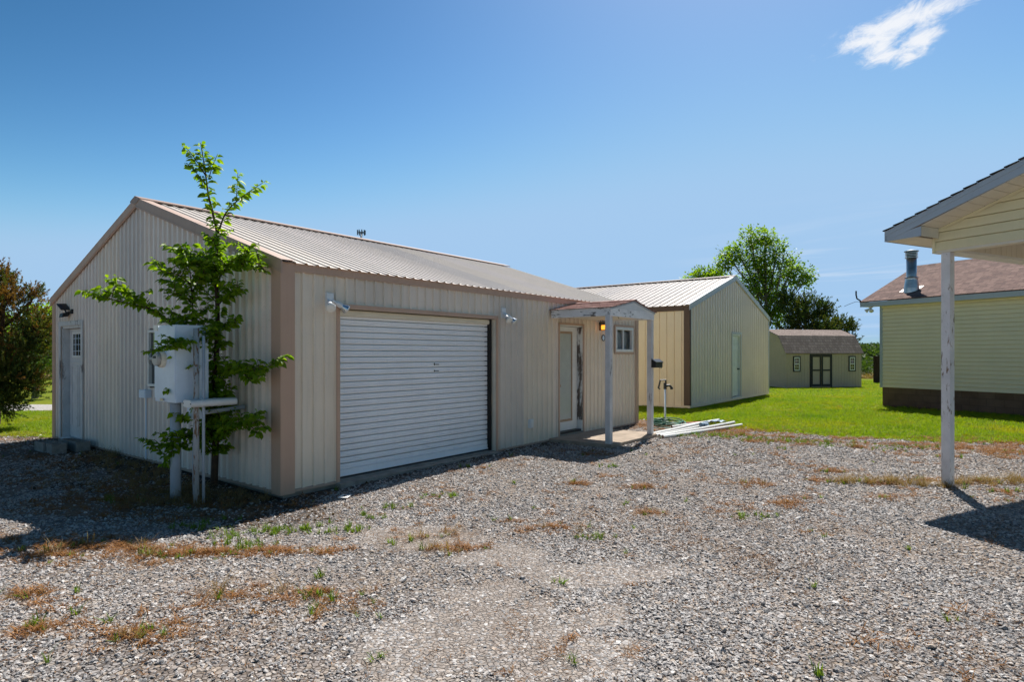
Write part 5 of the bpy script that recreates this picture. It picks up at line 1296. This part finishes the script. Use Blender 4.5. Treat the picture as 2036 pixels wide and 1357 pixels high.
for k in range(48):      # leafy side shoots filling the crown round the stems
    P = TRK if rng.uniform() < .6 else T2; zt_ = rng.choice([rng.uniform(.25, .9), rng.uniform(.3, .8), rng.uniform(1.0, 1.9), rng.uniform(1.7, 2.75), rng.uniform(2.1, 2.7)])
    s0 = P[np.argmin(abs(P[:, 2]-zt_))]; a = rng.uniform(-math.pi, .0) if rng.uniform() < .8 else rng.uniform(0, math.pi)
    ln = rng.uniform(.2, .5); v = np.array([math.cos(a)*.55, math.sin(a)*.55, rng.uniform(.1, .75)]); v /= np.linalg.norm(v)
    e = smooth_poly([s0, s0+v*ln*.6+np.array([0, 0, .04]), s0+v*ln+np.array([0, 0, -.03])], 3)
    tw.tube([Vector(p)-o0 for p in e], [.006-.004*i/(len(e)-1) for i in range(len(e))], 5); leafy(e, .15, .018, .098)
tw.build('trunk', 'bark', sap, smooth=True)
V, F = leaf_mesh(np.array(LC_)-np.array(o0), np.array(LD_), np.array(LN_), np.array(LL_), np.array(LL_)*.56)
np_mesh('crown', V, F, 'leaf', sap)

def broad_tree(name, label, base, lobes, leaf, size, dens, trunk_r, bark='bark_grey', ydep=.9, group=None, seed=1):
    r = np.random.default_rng(seed); z0 = gz1(base[0], base[1]); t = thing(name, label, 'tree', (base[0], base[1], z0), 0, group); b0 = np.array([base[0], base[1], z0])
    L = np.array(lobes, float); L[:, 1] += r.uniform(-1, 1, len(L))*ydep*np.maximum(L[:, 3], .6)*1.1
    top = L[:, 2].max(); tr = MB(); H_ = top-z0
    cxm = np.average(L[:, 0], weights=L[:, 3]**2)
    tk = [b0+np.array([0, 0, -.1]), b0+np.array([.1, 0, H_*.22]), np.array([base[0]*.6+cxm*.4, base[1], z0+H_*.5]), np.array([cxm, base[1], z0+H_*.88])]
    TP = smooth_poly(tk, 6); n = len(TP); tr.tube([Vector(p-b0) for p in TP], [trunk_r*(1-.92*i/(n-1)) for i in range(n)], 10)
    C, D, Nr, Ls = [], [], [], []
    for lx, ly, lz, lr in L:
        c = np.array([lx, ly, lz])
        hz = z0+max(.15*H_, min((lz-z0)*.62, .82*H_)); a = TP[np.argmin(abs(TP[:, 2]-hz))]
        mid = (a+c)/2+np.array([r.normal(0, .12), r.normal(0, .12), -.10*np.linalg.norm(c-a)])
        Lm = smooth_poly([a, mid, c], 4); tr.tube([Vector(p-b0) for p in Lm], [trunk_r*.34*(1-.78*i/(len(Lm)-1)) for i in range(len(Lm))], 6)
        K = int(9+20*lr*lr)
        for k in range(K):
            u = r.normal(size=3); u /= np.linalg.norm(u); u[2] = u[2]*.9+.1
            e = c+u*lr*r.uniform(.35, 1.0)**.7
            s = Lm[r.integers(len(Lm)//2, len(Lm))]
            tr.tube([Vector(s-b0), Vector((s+e)/2+np.array([0, 0, .05])-b0), Vector(e-b0)], [trunk_r*.07, trunk_r*.05, trunk_r*.02], 4, False)
            m = int(dens*r.uniform(.6, 1.3)); sg = size*1.35
            p = e+r.normal(0, 1, (m, 3))*sg*np.array([1, 1, .8]); C.append(p); d = p-e+u*sg*.7+r.normal(0, .3*sg, (m, 3)); d[:, 2] -= .25*sg
            D.append(unit(d)); Nr.append(np.array([0, 0, 1.0])+r.normal(0, .5, (m, 3))); Ls.append(size*r.uniform(.6, 1.2, m))
    C, D, Nr, Ls = map(np.concatenate, (C, D, Nr, Ls))
    tr.build('trunk', bark, t, smooth=True); V, F = diamond(C-b0, D, Nr, Ls, Ls*.8); np_mesh('crown', V, F, leaf, t); return t
BIGP = [(19.5+(x-19.5)*.93, y, 6.5+(z-6.5)*.90, rr*.80) for x, y, z, rr in BIG]
broad_tree('broadleaf_tree', 'tall bright green broadleaf tree standing behind the shed and second building', (19.6, 47), BIGP, 'leaf_tree', .21, 27, .26, seed=3)
broad_tree('broadleaf_tree', 'smaller green tree just showing over the second building ridge', (15.9, 49), [(x, y, z-.25, rr*.8) for x, y, z, rr in LEFTT]+[(15.9, 49, 6.4, .8), (15.2, 49, 6.6, .6)], 'leaf_tree', .205, 44, .16, seed=4, ydep=.6)
broad_tree('broadleaf_tree', 'light green tree glimpsed between the brown cedar and the workshop corner', (-17.2, 22), [(-17.0, 22, 2.7, .55), (-16.7, 22, 2.35, .6), (-16.95, 22, 3.0, .3), (-17.6, 22, 2.2, .7), (-18.2, 22, 2.6, .7), (-16.6, 22, 1.6, .6)], 'leaf_tree', .13, 42, .12, seed=5)

def cedar_tree(name, label, base, lobes, mats, size, dens, trunk_r, lean=(0, 0), seed=1, ydep=.8, dead=None):
    r = np.random.default_rng(seed); z0 = gz1(base[0], base[1]); t = thing(name, label, 'tree', (base[0], base[1], z0)); b0 = np.array([base[0], base[1], z0])
    L = np.array(lobes, float); L[:, 1] += r.uniform(-1, 1, len(L))*ydep*L[:, 3]; tr = MB(); top = L[:, 2].max()
    cxm = np.average(L[:, 0], weights=L[:, 3]); TP = smooth_poly([b0+[0, 0, -.1], (b0+np.array([cxm, base[1], (z0+top)/2]))/2*1.0, np.array([cxm, base[1], z0+(top-z0)*.55]), np.array([cxm, base[1], z0+(top-z0)*.85])], 5)
    tr.tube([Vector(p-b0) for p in TP], [trunk_r*(1-.9*i/(len(TP)-1)) for i in range(len(TP))], 9)
    out = [[] for _ in mats]
    for lx, ly, lz, lr in L:
        c = np.array([lx, ly, lz]); a = TP[np.argmin(abs(TP[:, 2]-(z0+.72*(lz-z0))))]
        tr.tube([Vector(a-b0), Vector((a+c)/2-b0+np.array([0, 0, -.05])), Vector(c-b0)], [trunk_r*.3, trunk_r*.2, trunk_r*.08], 6)
        K = int(10+dens*lr*lr); axis = unit((c-a)[None])[0]
        for k in range(K):
            u = r.normal(size=3); u /= np.linalg.norm(u)
            st = c+u*lr*r.uniform(.1, .95); dirv = unit((u*.8+axis*.6+np.array([0, 0, .45])+r.normal(0, .25, 3))[None])[0]
            ln = size*r.uniform(2.2, 5.5); m = int(8+ln/size*5)
            tt = r.uniform(0, 1, m)[:, None]; p = st+dirv*ln*tt*np.array([1, 1, 1])+r.normal(0, size*.22, (m, 3))*(1.15-tt)
            d = unit(dirv+r.normal(0, .62, (m, 3))+np.array([0, 0, .15])); w = 0
            if len(mats) > 1:
                f = (dead(st) if dead else .5)+r.normal(0, .16); w = 0 if f < .33 else (1 if f < .62 else 2); w = min(w, len(mats)-1)
            out[w].append((p, d, size*r.uniform(.5, 1.15, m)))
            if k % 3 == 0: tr.tube([Vector(st-b0), Vector(st+dirv*ln*.8-b0)], [size*.07, size*.03], 4, False)
    tr.build('trunk', 'bark', t, smooth=True)
    for w, (mt, nm) in enumerate(mats):
        if not out[w]: continue
        P = np.concatenate([q[0] for q in out[w]]); D = np.concatenate([q[1] for q in out[w]]); S = np.concatenate([q[2] for q in out[w]])
        V, F = diamond(P-b0, D, r.normal(0, 1, (len(P), 3)), S, S*.42); np_mesh(nm, V, F, mt, t)
    return t
CL = [(-10.92, 13.3, 2.74, .46), (-10.50, 13.3, 2.86, .20), (-11.58, 13.5, 3.15, .62), (-11.16, 13.4, 3.15, .22), (-10.60, 13.2, 2.08, .60), (-10.30, 13.2, 1.75, .40), (-10.20, 13.2, 2.16, .22), (-10.76, 13.1, 1.21, .70), (-11.14, 13.2, .80, .74), (-10.38, 13.2, .98, .36), (-11.9, 13.6, 1.7, 1.1), (-12.1, 13.5, .65, .8), (-10.70, 13.1, .55, .36), (-12.6, 13.8, 2.6, .8)]
cedar_tree('cedar_tree', 'browning cedar tree at the left beyond the workshop corner', (-11.5, 13.5), CL, [('cedar', 'crown'), ('cedar_olive', 'crown'), ('cedar_brown', 'dead_crown')], .052, 1300, .16, seed=8,
           dead=lambda p: .53+.17*(p[2]-1.7)-.35*max(0, -(p[0]+10.7))*(.6 if p[2] > 2.3 else 0)+.55*(float(vnoise(np.array(p[0]*1.9), np.array(p[2]*1.9), 3))-.5))
cedar_tree('cedar_tree', 'dark green cedar rising behind the middle of the shed roof', (20.9, 44), CED+[(20.8, 44, 3.0, 1.2), (21.8, 44, 3.2, .9), (22.4, 44, 3.0, .8)], [('cedar', 'crown'), ('cedar_olive', 'crown')], .15, 190, .18, seed=9, dead=lambda p: .25)
cedar_tree('cedar_tree', 'low leaning cedar at the right end of the shed roof', (24.0, 45), CEDB+[(24.0, 45, 2.8, .8), (24.5, 45, 2.2, .7)], [('cedar', 'crown'), ('cedar_olive', 'crown')], .15, 190, .12, seed=10, dead=lambda p: .3)

# far woods : one mass of instanced leafy crowns on the rising ground
def crown_mesh(i):
    r = np.random.default_rng(700+i); u = unit(r.normal(size=(26, 3))); u[:, 2] = np.abs(u[:, 2])*.9; cl = u*r.uniform(.45, .95, (26, 1)); C = np.repeat(cl, 22, 0)+r.normal(0, .16, (572, 3))
    D = unit(C+r.normal(0, .5, C.shape)); S = r.uniform(.09, .17, len(C)); V, F = diamond(C, D, np.array([0, 0, 1.0])+r.normal(0, .6, C.shape), S*1.3, S*1.1)
    return mesh_np('far_crown', V, F, 'woods')
FC = proto_coll('far_crown', [crown_mesh(i) for i in range(6)])
xs, ys, ss = [], [], []
nn = 5200; y = 130+570*rng.uniform(0, 1, nn)**.8; x = rng.uniform(-1, 1, nn)*(y*1.5+60); xs.append(x); ys.append(y); ss.append(rng.uniform(3.0, 5.2, nn))
nn = 420; x = rng.uniform(-130, 130, nn); y = rng.uniform(60, 105, nn); xs.append(x); ys.append(y); ss.append(rng.uniform(1.1, 1.9, nn))
x, y, s = map(np.concatenate, (xs, ys, ss)); m = len(x)
scatter('distant_woods', np.stack([x, y, gz(x, y)+hills(x, y)+s*.15], 1), np.stack([np.zeros(m), np.zeros(m), rng.uniform(0, 6.28, m)], 1), np.stack([s*1.15, s*1.15, s], 1), FC, 'far green woods and brush covering the low hills on the horizon', 'woods')

# ------------------------------------------------------------------ sky, sun, camera
SUN = Vector((.25, .61, 1.0)).normalized()
EL = math.asin(SUN.z); AZ = math.atan2(SUN.x, SUN.y)
w = bpy.data.worlds.new('World'); scene.world = w; w.use_nodes = True; t = w.node_tree; t.nodes.clear()
out = t.nodes.new('ShaderNodeOutputWorld'); bg = t.nodes.new('ShaderNodeBackground'); sky = t.nodes.new('ShaderNodeTexSky')
sky.sky_type = 'NISHITA'; sky.sun_disc = False; sky.sun_elevation = EL; sky.sun_rotation = AZ; sky.altitude = 200; sky.air_density = 1.0; sky.dust_density = .6; sky.ozone_density = 2.0
SKY_STRENGTH = .06
bg.inputs[1].default_value = SKY_STRENGTH
L = t.links.new
def nd(ty, **kw):
    n = t.nodes.new(ty)
    for k, v in kw.items(): setattr(n, k, v)
    return n
def mth(op, a, b=0.0, c=None, clamp=False):
    n = nd('ShaderNodeMath', operation=op, use_clamp=clamp)
    for i, v in enumerate((a, b, c)):
        if v is None: continue
        if isinstance(v, (int, float)): n.inputs[i].default_value = v
        else: L(v, n.inputs[i])
    return n.outputs[0]
# clouds live on a flat layer overhead: direction / height gives the place on that layer
tc = nd('ShaderNodeTexCoord'); sp = nd('ShaderNodeSeparateXYZ'); L(tc.outputs['Generated'], sp.inputs[0])
zc = mth('MAXIMUM', sp.outputs[2], .02); lx = mth('DIVIDE', sp.outputs[0], zc); ly = mth('DIVIDE', sp.outputs[1], zc)
def nz(vec, scale, detail, rough, dist=0.0):
    n = nd('ShaderNodeTexNoise'); L(vec, n.inputs['Vector']); n.inputs['Scale'].default_value = scale; n.inputs['Detail'].default_value = detail; n.inputs['Roughness'].default_value = rough; n.inputs['Distortion'].default_value = dist; return n.outputs[0]
def comb(a, b):
    n = nd('ShaderNodeCombineXYZ'); L(a, n.inputs[0]); L(b, n.inputs[1]); return n.outputs[0]
def rot(a, cx, cy, ca):
    dx = mth('SUBTRACT', a[0], cx); dy = mth('SUBTRACT', a[1], cy); c, s = math.cos(ca), math.sin(ca)
    return mth('ADD', mth('MULTIPLY', dx, c), mth('MULTIPLY', dy, s)), mth('ADD', mth('MULTIPLY', dx, -s), mth('MULTIPLY', dy, c))
def ell(cx, cy, ang, ra, rb):
    p, q = rot((lx, ly), cx, cy, ang); p = mth('DIVIDE', p, ra); q = mth('DIVIDE', q, rb)
    return mth('SUBTRACT', 1.0, mth('SQRT', mth('ADD', mth('MULTIPLY', p, p), mth('MULTIPLY', q, q))))
def sm(v, a, b):
    n = nd('ShaderNodeMapRange', interpolation_type='SMOOTHSTEP'); L(v, n.inputs[0]); n.inputs[1].default_value = a; n.inputs[2].default_value = b; return n.outputs[0]
lay = comb(lx, ly)
body = mth('MAXIMUM', ell(1.165, 1.84, R(-58), .22, .088), mth('MAXIMUM', ell(1.21, 2.0, R(62), .15, .06), mth('MAXIMUM', ell(1.30, 1.96, R(72), .17, .06), ell(1.13, 1.95, R(-40), .10, .07))))
str_p = rot((lx, ly), 0, 0, R(82)); stretch = comb(mth('MULTIPLY', str_p[0], .58), str_p[1])
c1 = mth('ADD', mth('MULTIPLY', body, .85), mth('MULTIPLY', mth('SUBTRACT', nz(stretch, 15, 10, .66, .5), .5), 2.5))
cl = mth('MULTIPLY', sm(c1, -.22, .78), sm(body, -.62, .15))
cir_p = rot((lx, ly), 0, 0, R(-38)); cst = comb(mth('MULTIPLY', cir_p[0], .36), cir_p[1])
ci = mth('MULTIPLY', sm(nz(cst, .8, 8, .60, .9), .46, .82), sm(ell(4.3, 7.6, R(60), 4.6, 2.1), -.1, .6))
far = mth('MULTIPLY', sm(nz(comb(mth('MULTIPLY', lx, .30), mth('MULTIPLY', ly, .13)), .8, 7, .6, .7), .5, .78), mth('MULTIPLY', sm(ly, 9, 20), sm(lx, 3, 9)))
fac = mth('ADD', mth('MULTIPLY', cl, .93), mth('ADD', mth('MULTIPLY', ci, .42), mth('MULTIPLY', far, .38)), clamp=True)
ssp = nd('ShaderNodeSeparateColor'); L(sky.outputs[0], ssp.inputs[0]); hs_ = nd('ShaderNodeCombineColor')
for i_, (cap, pw_, k_) in enumerate(((3.9, 2.9, .125), (6.1, 2.27, .21), (8.9, 2.43, .105))):          # clear-air sky, its brightness levelling off towards the horizon
    n_ = nd('ShaderNodeMath', operation='SMOOTH_MIN'); L(mth('MULTIPLY', mth('POWER', ssp.outputs[i_], pw_), k_), n_.inputs[0]); n_.inputs[1].default_value = cap; n_.inputs[2].default_value = cap*.5; L(n_.outputs[0], hs_.inputs[i_])
CLOUD = (9.6, 9.8, 10.2, 1)
mx = nd('ShaderNodeMix', data_type='RGBA'); L(fac, mx.inputs['Factor']); L(hs_.outputs[0], mx.inputs[6]); mx.inputs[7].default_value = CLOUD
L(mx.outputs[2], bg.inputs[0]); L(bg.outputs[0], out.inputs[0])

sd_ = bpy.data.lights.new('sun', 'SUN'); sd_.energy = 4.6; sd_.angle = R(.53); sd_.color = (1, .955, .89)
so = bpy.data.objects.new('sun', sd_); COL.objects.link(so); so.rotation_euler = SUN.to_track_quat('Z', 'Y').to_euler(); so.location = (0, 0, 30)

cam = bpy.data.cameras.new('camera'); co = bpy.data.objects.new('camera', cam); COL.objects.link(co)
co.location = (0, 0, 1.6); co.rotation_euler = (R(90), 0, 0); cam.sensor_width = 36; cam.lens = 36*1215/2036; cam.shift_y = 25.5/2036
cam.clip_start = .05; cam.clip_end = 6000; scene.camera = co
vs = scene.view_settings; vs.view_transform = 'Standard'; vs.look = 'None'; vs.gamma = 1; vs.exposure = .68
scene.cycles.max_bounces = 8; scene.cycles.transparent_max_bounces = 8
scene.cycles.use_denoising = True
